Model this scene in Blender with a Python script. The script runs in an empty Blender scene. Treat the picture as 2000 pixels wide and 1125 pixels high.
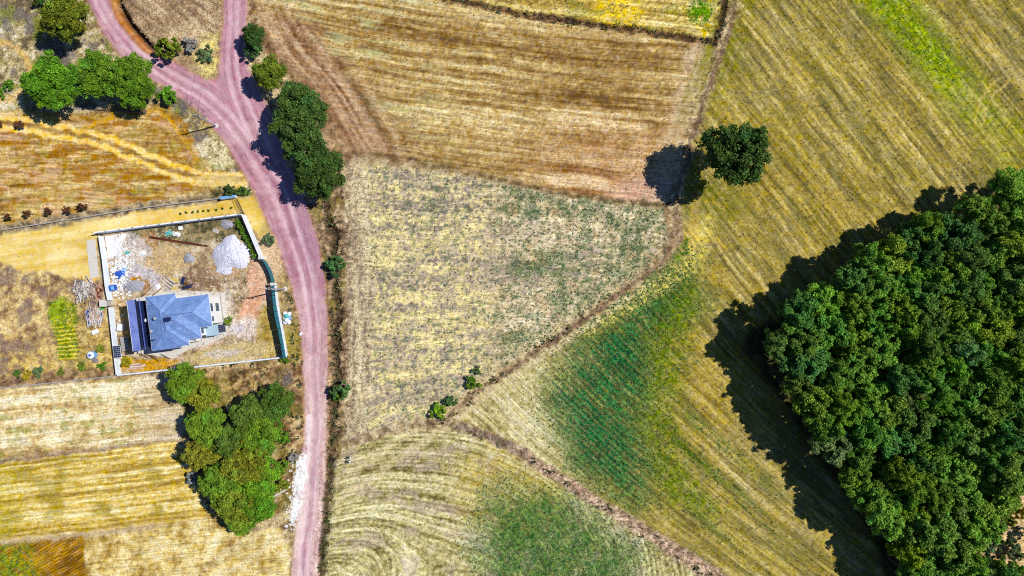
import bpy, bmesh, math, random
import numpy as np
from mathutils import Vector, Matrix, Quaternion

scene = bpy.context.scene
R = math.radians
H = 133.0                       # flying height of the camera, m

# ------------------------------------------------------------------ camera, sky, sun, exposure
cam_d = bpy.data.cameras.new('camera'); cam = bpy.data.objects.new('camera', cam_d)
scene.collection.objects.link(cam); scene.camera = cam
cam.location = (0, 0, H); cam.rotation_euler = (0, 0, 0)
cam_d.sensor_width = 36; cam_d.lens = 18.0 * H / 100.0
cam_d.clip_start = 1; cam_d.clip_end = 6000

SUN_EL, SUN_AZ = R(51), math.atan2(0.966, 0.25)      # azimuth from +Y towards +X
world = bpy.data.worlds.new('World'); scene.world = world; world.use_nodes = True
wn = world.node_tree.nodes; wn.clear()
sky = wn.new('ShaderNodeTexSky'); sky.sky_type = 'NISHITA'; sky.sun_disc = False
sky.sun_elevation = SUN_EL; sky.sun_rotation = SUN_AZ; sky.altitude = 1500; sky.air_density = 0.45; sky.dust_density = 0.1; sky.ozone_density = 10.0
bg = wn.new('ShaderNodeBackground'); bg.inputs['Strength'].default_value = 0.145
wo = wn.new('ShaderNodeOutputWorld')
world.node_tree.links.new(sky.outputs[0], bg.inputs[0]); world.node_tree.links.new(bg.outputs[0], wo.inputs[0])
sd = bpy.data.lights.new('sun', 'SUN'); sd.energy = 5.0; sd.angle = R(0.53); sd.color = (1.0, 0.975, 0.93)
sun = bpy.data.objects.new('sun', sd); scene.collection.objects.link(sun)
sdir = Vector((math.sin(SUN_AZ) * math.cos(SUN_EL), math.cos(SUN_AZ) * math.cos(SUN_EL), math.sin(SUN_EL)))
sun.rotation_euler = (-sdir).to_track_quat('-Z', 'Y').to_euler(); sun.location = sdir * 200
vs = scene.view_settings
vs.view_transform = 'Standard'; vs.look = 'None'; vs.gamma = 1.0; vs.exposure = -0.08; vs.use_curve_mapping = False
scene.cycles.use_denoising = False; scene.cycles.filter_width = 1.1
scene.cycles.max_bounces = 5; scene.cycles.diffuse_bounces = 3; scene.cycles.transmission_bounces = 3

# ------------------------------------------------------------------ ground survey (plan coordinates: 10 units = 1 m, x east, y south)
def _hash(ix, iy, seed):
    h = (ix.astype(np.int64) * 374761393 + iy.astype(np.int64) * 668265263 + seed * 974711) & 0xffffffff
    h = ((h ^ (h >> 13)) * 1274126177) & 0xffffffff
    h = (h ^ (h >> 16)) & 0xffffff
    return h.astype(np.float32) / np.float32(0xffffff)

def vnoise(x, y, seed=0):
    xi = np.floor(x); yi = np.floor(y)
    fx = (x - xi).astype(np.float32); fy = (y - yi).astype(np.float32)
    ix = xi.astype(np.int64); iy = yi.astype(np.int64)
    fx = fx * fx * (3 - 2 * fx); fy = fy * fy * (3 - 2 * fy)
    a = _hash(ix, iy, seed); b = _hash(ix + 1, iy, seed)
    c = _hash(ix, iy + 1, seed); d = _hash(ix + 1, iy + 1, seed)
    return (a + (b - a) * fx) * (1 - fy) + (c + (d - c) * fx) * fy

def fbm(x, y, seed=0, octv=3, gain=0.55):
    s = 0; a = 1.0; t = 0.0
    ca, sa = 0.8, 0.6
    for k in range(octv):
        s = s + a * vnoise(x, y, seed + k * 17); t += a
        x, y = (ca * x - sa * y) * 2.03 + 11.3, (sa * x + ca * y) * 2.03 + 5.7
        a *= gain
    return s / t

def streak(u, v, lu, lv, seed, octv=3, gain=0.6):
    """noise stretched along u"""
    s = 0; a = 1.0; t = 0.0
    for k in range(octv):
        s = s + a * vnoise(u / lu + 3.1 * k, v / lv + 7.7 * k, seed + k * 31); t += a
        lu *= 0.55; lv *= 0.5; a *= gain
    return s / t

def sstep(a, b, x):
    t = np.clip((x - a) / (b - a), 0, 1)
    return t * t * (3 - 2 * t)

def contrast(t, k):
    return np.clip((t - 0.5) * k + 0.5, 0, 1)

def poly_sdf(x, y, pts):
    d = np.full(x.shape, 1e9, np.float32); inside = np.zeros(x.shape, bool)
    n = len(pts)
    for i in range(n):
        x0, y0 = pts[i]; x1, y1 = pts[(i + 1) % n]
        ex, ey = x1 - x0, y1 - y0
        wx, wy = x - x0, y - y0
        t = np.clip((wx * ex + wy * ey) / (ex * ex + ey * ey + 1e-9), 0, 1)
        dx = wx - ex * t; dy = wy - ey * t
        d = np.minimum(d, dx * dx + dy * dy)
        if y0 != y1:
            c = ((y0 > y) != (y1 > y)) & (x < ex * (y - y0) / (y1 - y0) + x0)
            inside ^= c
    d = np.sqrt(d)
    return np.where(inside, -d, d)

def line_dist(x, y, pts, widths=None):
    """distance to polyline, arc length along it, signed side offset; if widths given, returns distance minus half width"""
    best = np.full(x.shape, 1e18, np.float32); arc = np.zeros(x.shape, np.float32); side = np.zeros(x.shape, np.float32)
    hw = np.zeros(x.shape, np.float32)
    L = 0.0
    for i in range(len(pts) - 1):
        x0, y0 = pts[i]; x1, y1 = pts[i + 1]
        ex, ey = x1 - x0, y1 - y0; l = math.hypot(ex, ey)
        wx, wy = x - x0, y - y0
        t = np.clip((wx * ex + wy * ey) / (l * l), 0, 1)
        dx = wx - ex * t; dy = wy - ey * t
        dd = dx * dx + dy * dy
        m = dd < best
        best = np.where(m, dd, best); arc = np.where(m, L + t * l, arc)
        side = np.where(m, (ex * wy - ey * wx) / l, side)
        if widths is not None:
            hw = np.where(m, widths[i] + (widths[i + 1] - widths[i]) * t, hw)
        L += l
    d = np.sqrt(best)
    return d, arc, side, hw

def smooth_line(pts, it=2):
    """Chaikin corner cutting of (x, y[, w]) points"""
    for _ in range(it):
        q = [pts[0]]
        for a, b in zip(pts[:-1], pts[1:]):
            q.append(tuple(0.75 * p + 0.25 * r for p, r in zip(a, b)))
            q.append(tuple(0.25 * p + 0.75 * r for p, r in zip(a, b)))
        q.append(pts[-1]); pts = q
    return pts

ROAD_A = smooth_line([(150,-190,42),(182,-40,42),(207,30,44),(250,90,48),(318,140,52),(390,180,56),(440,226,62),(492,290,74),(532,350,86),(558,410,84),(582,475,76),(602,550,64),(614,640,52),(617,730,46),(617,820,42),(613,900,44),(606,1000,52),(598,1080,52),(585,1320,50)])
ROAD_B = smooth_line([(470,-190,46),(462,-40,46),(460,40,46),(453,110,48),(462,170,70),(490,235,84),(520,310,84)])
DITCH = smooth_line([(628,380),(640,420),(651,470),(655,530),(656,600),(657,680),(655,740),(650,830),(644,900),(640,960),(634,1020),(628,1080),(622,1320)])
BANK = smooth_line([(214,-190),(226,-20),(236,20),(254,48),(284,82),(316,108)])
NLINE = smooth_line([(-300,495),(-20,452),(150,425),(300,402),(400,391),(455,384)])
SLINE = smooth_line([(-300,790),(0,757),(120,745),(232,733),(340,722)])
HEDGE = smooth_line([(700,-60),(850,-10),(950,14),(1060,36),(1150,47),(1240,58),(1330,73),(1395,82)])
HEDGE2 = smooth_line([(1395,84),(1404,60),(1414,20),(1420,-190)])
TRACK_E = smooth_line([(1480,-190),(1440,-20),(1425,50),(1405,110),(1380,170),(1352,260),(1330,340),(1318,395),(1316,450),(1300,500),(1250,545),(1170,600),(1080,665),(1000,715),(930,765),(870,815),(840,835)])
TRACK_S = smooth_line([(690,862),(760,838),(830,826),(880,822)])
STRIP = smooth_line([(885,826),(950,850),(1010,878),(1075,922),(1130,958),(1200,1000),(1265,1040),(1330,1085),(1420,1140),(1560,1260)])
FARMTRK = smooth_line([(-200,236),(0,238),(70,246),(140,260),(205,277),(270,302),(330,330),(385,346),(440,352),(500,346)])
F1_LEFT = smooth_line([(470,-190),(492,0),(520,70),(555,120),(600,170),(640,222),(672,280),(690,310)])
VTRACK = smooth_line([(690,300),(697,380),(700,480),(702,600),(703,720),(700,800),(690,870)])

P_F1 = [(492,-190),(492,0),(530,90),(600,170),(650,235),(690,303),(760,312),(850,326),(930,343),(1000,356),(1080,374),(1150,383),(1230,392),(1300,392),(1322,340),(1345,270),(1372,170),(1396,92),(1330,73),(1150,47),(950,14),(850,-10),(700,-190)]
P_F0 = [(700,-190),(850,-12),(950,12),(1150,44),(1330,70),(1395,80),(1412,20),(1418,-190)]
P_F3 = [(705,320),(850,334),(930,351),(1000,364),(1080,382),(1150,391),(1290,408),(1305,460),(1296,500),(1240,545),(1160,600),(1080,655),(1000,706),(930,755),(860,805),(800,822),(720,850),(692,850),(700,700),(698,400)]
P_F4 = [(885,822),(960,765),(1040,705),(1130,640),(1220,580),(1310,510),(1360,470),(1420,470),(1500,600),(1700,1000),(1800,1320),(1600,1320),(1420,1130),(1330,1075),(1200,990),(1075,912),(1010,868),(940,838)]
P_F5 = [(648,905),(690,872),(760,850),(830,836),(885,834),(950,858),(1010,886),(1075,930),(1200,1008),(1330,1093),(1420,1150),(1560,1320),(610,1320),(630,1060)]
P_F7 = [(-300,208),(60,215),(150,222),(215,214),(280,202),(330,205),(362,240),(385,290),(415,330),(490,340),(490,352),(420,372),(300,392),(150,415),(0,438),(-300,490)]
P_DRIVE = [(-300,500),(-20,462),(150,436),(300,412),(400,398),(455,390),(500,380),(522,408),(536,442),(535,480),(512,470),(475,416),(330,436),(192,456),(186,500),(196,545),(160,552),(120,545),(90,528),(45,534),(0,515),(-300,560)]
P_YARD = [(194,457),(470,421),(508,500),(540,560),(560,695),(380,716),(232,731),(215,620)]
P_F8 = [(-300,540),(0,512),(45,530),(90,528),(130,545),(190,552),(215,640),(230,728),(120,742),(0,754),(-300,790)]
P_F9 = [(-300,800),(0,762),(120,750),(232,738),(330,730),(352,770),(360,840),(345,858),(200,878),(0,902),(-300,930)]
P_F10 = [(-300,935),(0,905),(200,881),(345,860),(380,900),(395,980),(420,1010),(300,1028),(165,1042),(0,1058),(-300,1080)]
P_F11 = [(165,1046),(300,1030),(430,1012),(480,1040),(545,1030),(570,1080),(560,1320),(175,1320)]
P_F12 = [(-300,1085),(0,1062),(165,1046),(174,1320),(-300,1320)]
P_WOOD = [(2230,330),(1985,378),(1905,400),(1850,425),(1770,455),(1690,500),(1600,560),(1510,605),(1440,640),(1435,690),(1470,740),(1520,800),(1570,880),(1610,940),(1650,1000),(1690,1060),(1720,1150),(1760,1300),(2230,1300)]
P_GARDEN = [(92,592),(128,578),(150,600),(146,640),(152,698),(116,704),(108,660),(98,630)]

def srgb(c):
    c = np.asarray(c, np.float32) / 255.0
    return np.where(c <= 0.04045, c / 12.92, ((c + 0.055) / 1.055) ** 2.4)

def ramp(t, stops):
    """stops: [(pos, (r,g,b) display values)] -> linear colour"""
    ps = [s[0] for s in stops]
    cs = np.array([srgb(s[1]) for s in stops], np.float32)
    return np.stack([np.interp(t, ps, cs[:, k]) for k in range(3)], -1).astype(np.float32)

ZN = ['ground', 'dirt_road', 'stubble_field', 'weedy_field', 'crop_field', 'arc_field', 'straw_field', 'mown_field', 'driveway', 'yard', 'rough_grass', 'roadside_ditch', 'farm_track', 'woodland_floor', 'upper_field', 'golden_field', 'pale_field', 'ploughed_field', 'garden_bed']

def survey(X, Y):
    """base colour (linear), height (m), row coordinates, zone id, and plant densities at plan points"""
    X = X.astype(np.float32); Y = Y.astype(np.float32)
    RX, RY = X * 0.82 + Y * 0.57, Y * 0.82 - X * 0.57
    n1 = fbm(X / 60, Y / 60, 1, 4); n2 = fbm(RX / 22, RY / 22, 2, 4); n3 = fbm(RX / 8, RY / 8, 3, 3); n4 = 0.5 * fbm(RX / 4.6, RY / 4.6, 4, 2) + 0.5 * fbm(RY / 4.4 + X * .03, RX / 4.4, 14, 2)
    n4 = (n4 - 0.5) * 1.35 + 0.5
    wx = X + (n2 - 0.5) * 10 + (n3 - 0.5) * 7; wy = Y + (fbm(X / 22, Y / 22, 52, 3) - 0.5) * 10 + (fbm(X / 8, Y / 8, 53, 2) - 0.5) * 7
    Z = np.zeros(X.shape, np.float32)
    zone = np.zeros(X.shape, np.int16)
    U = X * 15; V = Y.copy()
    green = np.zeros(X.shape, np.float32)      # crop leaves
    dry = np.zeros(X.shape, np.float32) + 0.5  # dry weeds
    spk = np.zeros(X.shape, np.float32) + 1.0  # fine grain strength
    col = ramp(contrast(n2 * 0.5 + n3 * 0.5, 2.2), [(0, (120,98,74)), (0.4, (172,150,112)), (0.7, (206,188,148)), (1, (226,212,178))])

    def put(mask, c):
        nonlocal col
        m = np.clip(mask, 0, 1)[..., None]
        col = col * (1 - m) + np.asarray(c, np.float32) * m
    def inside(pts, soft=3, grow=0.0):
        s = poly_sdf(wx, wy, pts) - grow
        return sstep(soft, -soft, s), s
    def setzone(s, name, u=None, v=None, h=None):
        nonlocal U, V, Z
        m = s < 0
        zone[m] = ZN.index(name)
        if u is not None:
            U = np.where(m, u, U); V = np.where(m, v, V)
        return m

    # ---- rough dry ground in the north-west corner and the wedge between the roads
    s = poly_sdf(wx, wy, [(-300,-190),(175,-190),(240,80),(330,140),(430,215),(470,310),(480,345),(400,335),(360,240),(330,203),(215,214),(60,215),(-300,208)])
    m = sstep(3, -3, s); setzone(s, 'rough_grass')
    t = contrast(0.35 * n1 + 0.35 * n2 + 0.5 * n3 + 0.2 * n4 - 0.2, 2.4)
    put(m, ramp(t, [(0, (104,92,74)), (0.3, (156,140,98)), (0.55, (196,180,138)), (0.8, (220,208,176)), (1, (236,226,204))]))
    put(m * sstep(0.56, 0.7, fbm(X / 30, Y / 30, 77, 3)) * 0.8, srgb((120,112,108)))
    put(m * sstep(0.60, 0.7, fbm(X / 24, Y / 24, 78, 3)) * 0.7, srgb((134,140,62)))
    put(sstep(46, 20, np.hypot(wx - 432, wy - 300) ) * m * contrast(n3, 3) * 0.8, srgb((226,214,170)))
    put(sstep(40, 15, np.hypot((wx - 405) * 1.5, (wy - 230))) * m * 0.8 * contrast(n3 + 0.1, 3), srgb((224,196,96)))
    for (a, r) in (((0, 122, 70), 7),):
        dd = np.abs(np.hypot(wx + 10, (wy - 140) * 1.1) - 66)
        put(sstep(9, 3, dd) * m * 0.7, srgb((224,190,120)))
    s = poly_sdf(wx, wy, [(225,-190),(240,30),(300,95),(345,135),(405,150),(430,148),(438,100),(445,-190)])
    m2 = sstep(3, -3, s); setzone(s, 'rough_grass')
    t = contrast(0.5 * n1 + 0.3 * n2 + 0.4 * streak(X * .8 + Y * .6, Y * .8 - X * .6, 30, 5, 9) + 0.2 * n4 - 0.2, 2.2)
    put(m2, ramp(t, [(0, (118,94,76)), (0.4, (164,138,108)), (0.7, (196,172,138)), (1, (222,204,168))]))
    put(m2 * sstep(42, 18, np.hypot(wx - 412, (wy - 112) * 0.7)) * contrast(n3 + 0.1, 3), srgb((228,212,140)))
    dry = np.where((m + m2) > 0.5, 0.9, dry)

    # ---- yellow mown field with the curved farm track
    m, s = inside(P_F7, 3); setzone(s, 'mown_field', X, Y - 0.06 * X)
    dhead = -s
    vv = Y + 0.10 * X
    t = 0.55 * streak(X, vv, 90, 7, 12, 3) + 0.3 * n2 + 0.25 * n4
    tl = streak(X, dhead, 80, 5, 13, 3)
    headm = sstep(60, 40, dhead) * sstep(255, 330, X) * sstep(350, 320, Y)
    t = np.where(headm > 0.5, 0.55 * tl + 0.25 * n2 + 0.25 * n4, t)
    put(m, ramp(contrast(t, 2.6), [(0, (112,82,44)), (0.35, (156,122,68)), (0.65, (192,160,98)), (1, (224,200,150))]))
    put(m * sstep(0.56, 0.70, n2) * 0.55, srgb((150,140,70)))
    put(m * sstep(0.56, 0.68, fbm(X / 34, Y / 16, 79, 3)) * 0.65, srgb((214,178,140)))
    put(m * sstep(0.52, 0.64, fbm(X / 40, Y / 9, 81, 3)) * 0.7, srgb((160,108,44)))
    Z += m * (t - 0.5) * 0.14
    dry = np.where(m > 0.5, 0.25, dry)

    # ---- verge strip along the north fence line
    d, arc, side, _ = line_dist(wx, wy, NLINE)
    put(sstep(11, 4, d) * 0.85, ramp(contrast(n3, 2.4), [(0, (86,76,62)), (0.5, (140,124,104)), (1, (186,166,136))]))
    Z -= sstep(7, 1, np.abs(side + 1)) * 0.18 * (X < 455)
    put(sstep(30, 8, np.hypot((wx - 440) * 0.45, (wy - 375) * 1.3)) * 0.9, ramp(contrast(n3, 2.6), [(0, (50,56,40)), (0.5, (108,104,66)), (1, (166,148,112))]))
    put(sstep(26, 8, np.hypot((wx - 25) * 0.35, (wy - 463) * 1.2)) * 0.7, srgb((150,138,96)))

    # ---- driveway of yellow sand
    m, s = inside(P_DRIVE, 4); setzone(s + 1, 'driveway', X, Y + 0.14 * X)
    t = 0.5 * streak(X, Y + 0.14 * X, 120, 14, 15, 3) + 0.4 * n1 + 0.18 * n4
    put(m, ramp(contrast(t, 2.0), [(0, (204,170,98)), (0.5, (224,196,122)), (1, (240,220,160))]))
    put(m * sstep(250, 500, X) * 0.5, srgb((204,172,84)))
    put(m * sstep(480, 510, X) * sstep(0.4, 0.6, n2) * 0.7, srgb((190,166,104)))
    spk = np.where(m > 0.5, 0.35, spk); dry = np.where(m > 0.5, 0.02, dry)
    put(m * sstep(60, 25, np.hypot(wx - 525, wy - 490)) * 0.6, srgb((150,136,92)))

    # ---- field west of the walled plot
    m, s = inside(P_F8, 4); setzone(s, 'rough_grass')
    t = contrast(0.5 * n2 + 0.5 * n3 + 0.2 * n4 - 0.1, 2.3)
    put(m, ramp(t, [(0, (112,88,66)), (0.35, (158,130,98)), (0.65, (200,174,124)), (1, (228,208,152))]))
    put(m * sstep(640, 720, wy) * 0.6 * contrast(n3, 2), srgb((222,196,108)))
    put(m * sstep(0.55, 0.68, fbm(X / 26, Y / 26, 91, 3)) * 0.7, srgb((132,112,106)))
    put(m * sstep(120, 150, wx) * sstep(600, 640, wy) * 0.6, ramp(contrast(n3, 2.2), [(0, (150,118,70)), (0.5, (204,176,104)), (1, (232,208,140))]))
    put(m * sstep(45, 20, np.hypot(wx - 150, (wy - 655) * 0.5)) * 0.5 * contrast(n2, 2), srgb((140,140,84)))
    g, sg = inside(P_GARDEN, 5); setzone(sg, 'garden_bed', X, Y + 0.08 * X)
    rows = 0.5 + 0.5 * np.sin((Y + 0.1 * X + (n2 - 0.5) * 8) * 2 * np.pi / 8.0)
    low = sstep(630, 650, wy)
    t = contrast(rows * low + (1 - low) * n3 + 0.4 * (n4 - 0.5), 2.0)
    put(g * 0.95, ramp(t, [(0, (104,128,14)), (0.45, (168,176,26)), (1, (226,206,96))]))
    put(g * sstep(26, 12, np.abs(wx - 108)) * sstep(660, 600, wy) * 0.6 * contrast(n3, 3), srgb((112,168,20)))
    green = np.where(g > 0.4, (1 - t * low) * 0.9, green)
    dry = np.where(m > 0.5, 0.8, dry)
    d, arc, side, _ = line_dist(wx, wy, SLINE)
    put(sstep(20, 6, np.abs(side + 7)) * sstep(400, 330, X) * 0.8, ramp(contrast(n3, 2.4), [(0, (88,66,50)), (0.5, (140,112,88)), (1, (180,152,120))]))

    # ---- pale strip, golden stripes, straw and ploughed corner (south-west)
    m, s = inside(P_F9, 4); setzone(s, 'pale_field', X, Y + 0.11 * X)
    t = 0.5 * streak(X, Y + 0.11 * X, 110, 9, 21, 3) + 0.3 * n2 + 0.35 * n4
    put(m, ramp(contrast(t, 2.6), [(0, (150,122,80)), (0.35, (194,168,116)), (0.65, (222,204,156)), (1, (238,228,198))]))
    put(m * sstep(0.6, 0.72, fbm(X / 18, Y / 12, 22, 3)) * 0.6, srgb((150,156,84)))
    put(m * sstep(235, 330, wx + (n2 - .5) * 60) * 0.5, srgb((188,166,140)))
    Z += m * (t - 0.5) * 0.12
    dl = np.abs(wy - (892 - 0.105 * (wx - 100)))
    put(sstep(13, 4, dl) * sstep(365, 330, X) * 0.85, ramp(contrast(n3, 2), [(0, (112,86,70)), (1, (176,150,124))]))
    m, s = inside(P_F10, 3); setzone(s, 'golden_field', X, Y + 0.115 * X); dry = np.where(s < 0, 0.2, dry)
    vv = Y + 0.115 * X + (n1 - 0.5) * 8
    t = 0.5 * streak(X, vv, 300, 7, 23, 3) + 0.15 * (0.5 + 0.5 * np.sin((vv + (n2 - .5) * 6) * 2 * np.pi / 12.0)) + 0.2 * n2 + 0.25 * n4 - 0.06
    put(m, ramp(contrast(t, 2.5), [(0, (156,126,66)), (0.35, (196,168,92)), (0.65, (222,198,124)), (1, (244,230,180))]))
    put(m * sstep(0.58, 0.72, fbm(X / 50, Y / 40, 24, 3)) * 0.55, srgb((148,132,52)))
    put(m * sstep(80, -20, wx) * 0.35, srgb((190,180,70)))
    Z += m * (t - 0.5) * 0.12
    m, s = inside(P_F11, 5); setzone(s, 'straw_field', X, Y + 0.1 * X)
    t = contrast(0.55 * n2 + 0.25 * n1 + 0.35 * n3 + 0.2 * n4 - 0.18, 2.2)
    put(m, ramp(t, [(0, (146,116,68)), (0.3, (194,168,104)), (0.6, (226,206,146)), (1, (240,228,188))]))
    m, s = inside(P_F12, 4); setzone(s, 'ploughed_field', X + Y, X * 0.6 + Y)
    vv = X * 0.55 + Y + (n2 - .5) * 8
    t = 0.5 * streak(Y * .55 - X, vv, 26, 5, 25, 3) + 0.25 * n2 + 0.25 * (0.5 + 0.5 * np.sin(vv * 2 * np.pi / 6.0))
    put(m, ramp(contrast(t, 2.2), [(0, (92,64,30)), (0.5, (150,112,50)), (1, (206,162,74))]))
    gm = m * sstep(95, 20, np.hypot(wx - 10, wy - 1105)) * contrast(n3 + 0.12, 3)
    put(gm * 0.8, ramp(contrast(n4, 2), [(0, (70,110,20)), (1, (170,180,40))]))
    green = np.where(gm > 0.3, gm * 0.8, green)
    Z += m * (t - 0.5) * 0.2
    d, arc, side, _ = line_dist(wx, wy, [(-300,1085),(0,1060),(165,1044),(300,1028)])
    put(sstep(9, 3, d) * 0.6, srgb((196,176,144)))

    # ---- walled yard
    m, s = inside(P_YARD, 3); setzone(s, 'yard')
    t = contrast(0.5 * n2 + 0.5 * n3 + 0.25 * n4 - 0.12, 2.2)
    put(m, ramp(t, [(0, (96,80,64)), (0.3, (146,124,96)), (0.6, (188,168,136)), (1, (220,206,182))]))
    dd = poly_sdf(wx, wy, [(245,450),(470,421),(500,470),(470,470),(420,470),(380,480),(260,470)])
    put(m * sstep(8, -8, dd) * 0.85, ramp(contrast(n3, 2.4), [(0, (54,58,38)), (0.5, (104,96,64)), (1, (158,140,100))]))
    def blob(cx, cy, rx, ry, c, a=0.9, rag=0.5, ang=0.0):
        ca, sa = math.cos(ang), math.sin(ang)
        qx = ((wx - cx) * ca + (wy - cy) * sa) / rx; qy = (-(wx - cx) * sa + (wy - cy) * ca) / ry
        r = np.hypot(qx, qy) + (n3 - 0.5) * rag
        put(sstep(1.15, 0.8, r) * m * a, ramp(contrast(n4 * 0.6 + n3 * 0.4, 1.8), [(0, tuple(v * 0.82 for v in c)), (1, tuple(min(255, v * 1.1) for v in c))]))
    blob(325, 500, 60, 24, (196,170,126), 0.9)
    blob(320, 520, 40, 22, (206,180,136), 0.7)
    blob(292, 470, 22, 18, (176,136,92), 0.8)
    blob(258, 490, 36, 34, (214,204,196), 0.8, 1.2)
    blob(280, 545, 34, 26, (206,200,204), 0.8, 0.9)
    blob(262, 556, 22, 14, (150,140,146), 0.8, 0.9)
    blob(265, 547, 13, 9, (190,132,34), 0.95, 0.3)
    blob(284, 560, 9, 14, (170,120,40), 0.8, 0.5)
    blob(390, 550, 40, 22, (138,112,92), 0.8, 1.0)
    blob(420, 540, 55, 22, (150,126,98), 0.6, 1.0)
    blob(362, 562, 14, 9, (92,66,36), 0.9, 0.5)
    blob(450, 510, 48, 34, (186,158,120), 0.85, 0.6)
    blob(508, 548, 26, 44, (222,180,152), 0.95, 0.4)
    blob(486, 612, 20, 44, (220,172,142), 0.95, 0.5, 0.35)
    blob(478, 640, 36, 22, (222,208,196), 0.95, 0.8)
    blob(462, 642, 14, 9, (198,194,202), 0.8, 0.6)
    blob(440, 600, 14, 40, (206,194,178), 0.8, 0.8)
    blob(525, 650, 26, 60, (190,166,102), 0.95, 0.3)
    blob(518, 640, 7, 30, (150,124,62), 0.7, 0.8)
    blob(450, 690, 95, 17, (202,182,134), 0.9, 0.4, -0.12)
    blob(430, 692, 40, 7, (206,198,190), 0.7, 0.7, -0.1)
    blob(345, 706, 18, 12, (216,198,180), 0.9, 0.3)
    blob(290, 712, 60, 12, (202,156,66), 0.95, 0.4, -0.1)
    blob(250, 706, 10, 10, (196,168,30), 0.9, 0.5)
    blob(240, 620, 9, 70, (196,164,108), 0.9, 0.6, -0.12)
    blob(400, 672, 36, 9, (216,190,170), 0.9, 0.4, -0.2)
    blob(318, 565, 40, 6, (206,194,178), 0.9, 0.3, -0.1)
    dry = np.where(m > 0.5, 0.35, dry); spk = np.where(m > 0.5, 0.9, spk)
    green = np.where((m > 0.5) & (dd < 0), 0.12, green)

    # ---- south of the wall, scrub around the grove and roadside
    s = poly_sdf(wx, wy, [(335,728),(560,700),(575,640),(590,640),(600,760),(600,900),(575,1040),(545,1030),(480,1040),(430,1012),(395,980),(380,900),(352,770)])
    m = sstep(4, -4, s); setzone(s, 'rough_grass')
    t = contrast(0.5 * n2 + 0.5 * n3 + 0.3 * n4 - 0.15, 2.3)
    put(m, ramp(t, [(0, (74,56,40)), (0.35, (134,106,76)), (0.65, (178,150,110)), (1, (216,194,152))]))
    put(m * sstep(0.5, 0.66, fbm(X / 20, Y / 26, 92, 3)) * 0.6, srgb((118,112,54)))
    put(m * sstep(60, 25, np.hypot(wx - 470, (wy - 762) * 1.6)) * 0.7 * contrast(n3, 2.4), srgb((216,190,130)))
    s = poly_sdf(wx, wy, [(508,490),(530,490),(560,520),(590,600),(598,690),(575,720),(562,690),(546,590),(538,555)])
    m = sstep(3, -3, s); setzone(s, 'rough_grass')
    put(m, ramp(contrast(0.6 * n3 + 0.4 * n2, 2.2), [(0, (82,74,52)), (0.4, (140,122,86)), (1, (206,180,132))]))
    put(sstep(36, 14, np.hypot((wx - 530), (wy - 505) * 0.55)) * 0.9, ramp(n4, [(0, (214,180,146)), (1, (230,204,170))]))
    put(m * sstep(40, 16, np.hypot(wx - 580, (wy - 680) * 0.6)) * 0.7, srgb((150,136,60)))

    # ---- verge east of the road with ditch and headland track
    s = poly_sdf(wx, wy, [(575,390),(640,380),(665,300),(690,300),(702,330),(702,840),(650,905),(630,1060),(612,1320),(592,1320),(622,1000),(636,820),(640,640),(625,520)])
    m = sstep(4, -4, s); setzone(s, 'rough_grass')
    t = contrast(0.5 * n3 + 0.3 * n2 + 0.4 * n4 - 0.1, 2.4)
    put(m, ramp(t, [(0, (70,54,44)), (0.35, (122,100,80)), (0.65, (168,142,112)), (1, (208,184,148))]))
    put(m * sstep(0.55, 0.7, fbm(X / 12, Y / 30, 93, 3)) * 0.6, srgb((140,128,60)))
    dry = np.where(m > 0.5, 0.95, dry)

    # ---- stubble field (top middle)
    m, s = inside(P_F1, 4)
    d1, a1, side1, _ = line_dist(X, Y, F1_LEFT)
    vv = Y - 0.115 * (X - 900) + 0.00009 * (X - 1050) ** 2 + (n1 - 0.5) * 6
    setzone(s, 'stubble_field', X, vv)
    big = streak(X, vv, 420, 26, 31, 2); mid = streak(X, vv, 190, 8, 32, 3)
    t = 0.24 * big + 0.54 * mid + 0.2 * n2 + 0.28 * n4 - 0.12
    put(m, ramp(contrast(t, 2.05), [(0, (96,72,44)), (0.28, (138,108,66)), (0.5, (172,144,96)), (0.72, (204,180,126)), (1, (232,216,168))]))
    pink = sstep(900, 1200, X) * sstep(170, 330, Y + (n2 - .5) * 120)
    put(m * pink * 0.55, ramp(contrast(t, 2.4), [(0, (140,92,56)), (0.5, (190,146,110)), (1, (228,194,164))]))
    put(m * sstep(0.58, 0.7, fbm(X / 60, vv / 10, 35, 3)) * sstep(950, 700, X) * 0.6, ramp(n4, [(0, (156,170,124)), (1, (198,196,140))]))
    h1 = sstep(110, 55, d1 + (n2 - .5) * 50) * sstep(-20, 60, Y)
    tl = 0.6 * streak(a1, d1, 160, 7, 33, 3) + 0.25 * n2 + 0.25 * n4
    put(m * h1 * 0.92, ramp(contrast(tl, 2.6), [(0, (84,54,38)), (0.3, (126,90,66)), (0.6, (164,130,102)), (1, (204,176,142))]))
    put(m * sstep(120, 20, np.abs(d1 - 60)) * sstep(90, 200, Y) * sstep(0.35, 0.6, n2) * 0.6, ramp(contrast(tl, 2.4), [(0, (92,62,44)), (0.5, (134,100,74)), (1, (176,146,116))]))
    put(m * sstep(40, 12, np.abs(X - (1372 - 0.28 * (Y - 100)) ) + (n2 - .5) * 30) * 0.85 * contrast(n3 + .15, 2.4), ramp(n4, [(0, (176,146,108)), (1, (232,212,176))]))
    put(m * sstep(60, 25, np.hypot((X - 1280) * 0.5, Y - 385)) * 0.7, ramp(n4, [(0, (184,140,120)), (1, (226,194,172))]))
    Z += m * (t - 0.5) * 0.26
    dry = np.where(m > 0.5, 0.3 * sstep(0.4, 0.7, t), dry)
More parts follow.
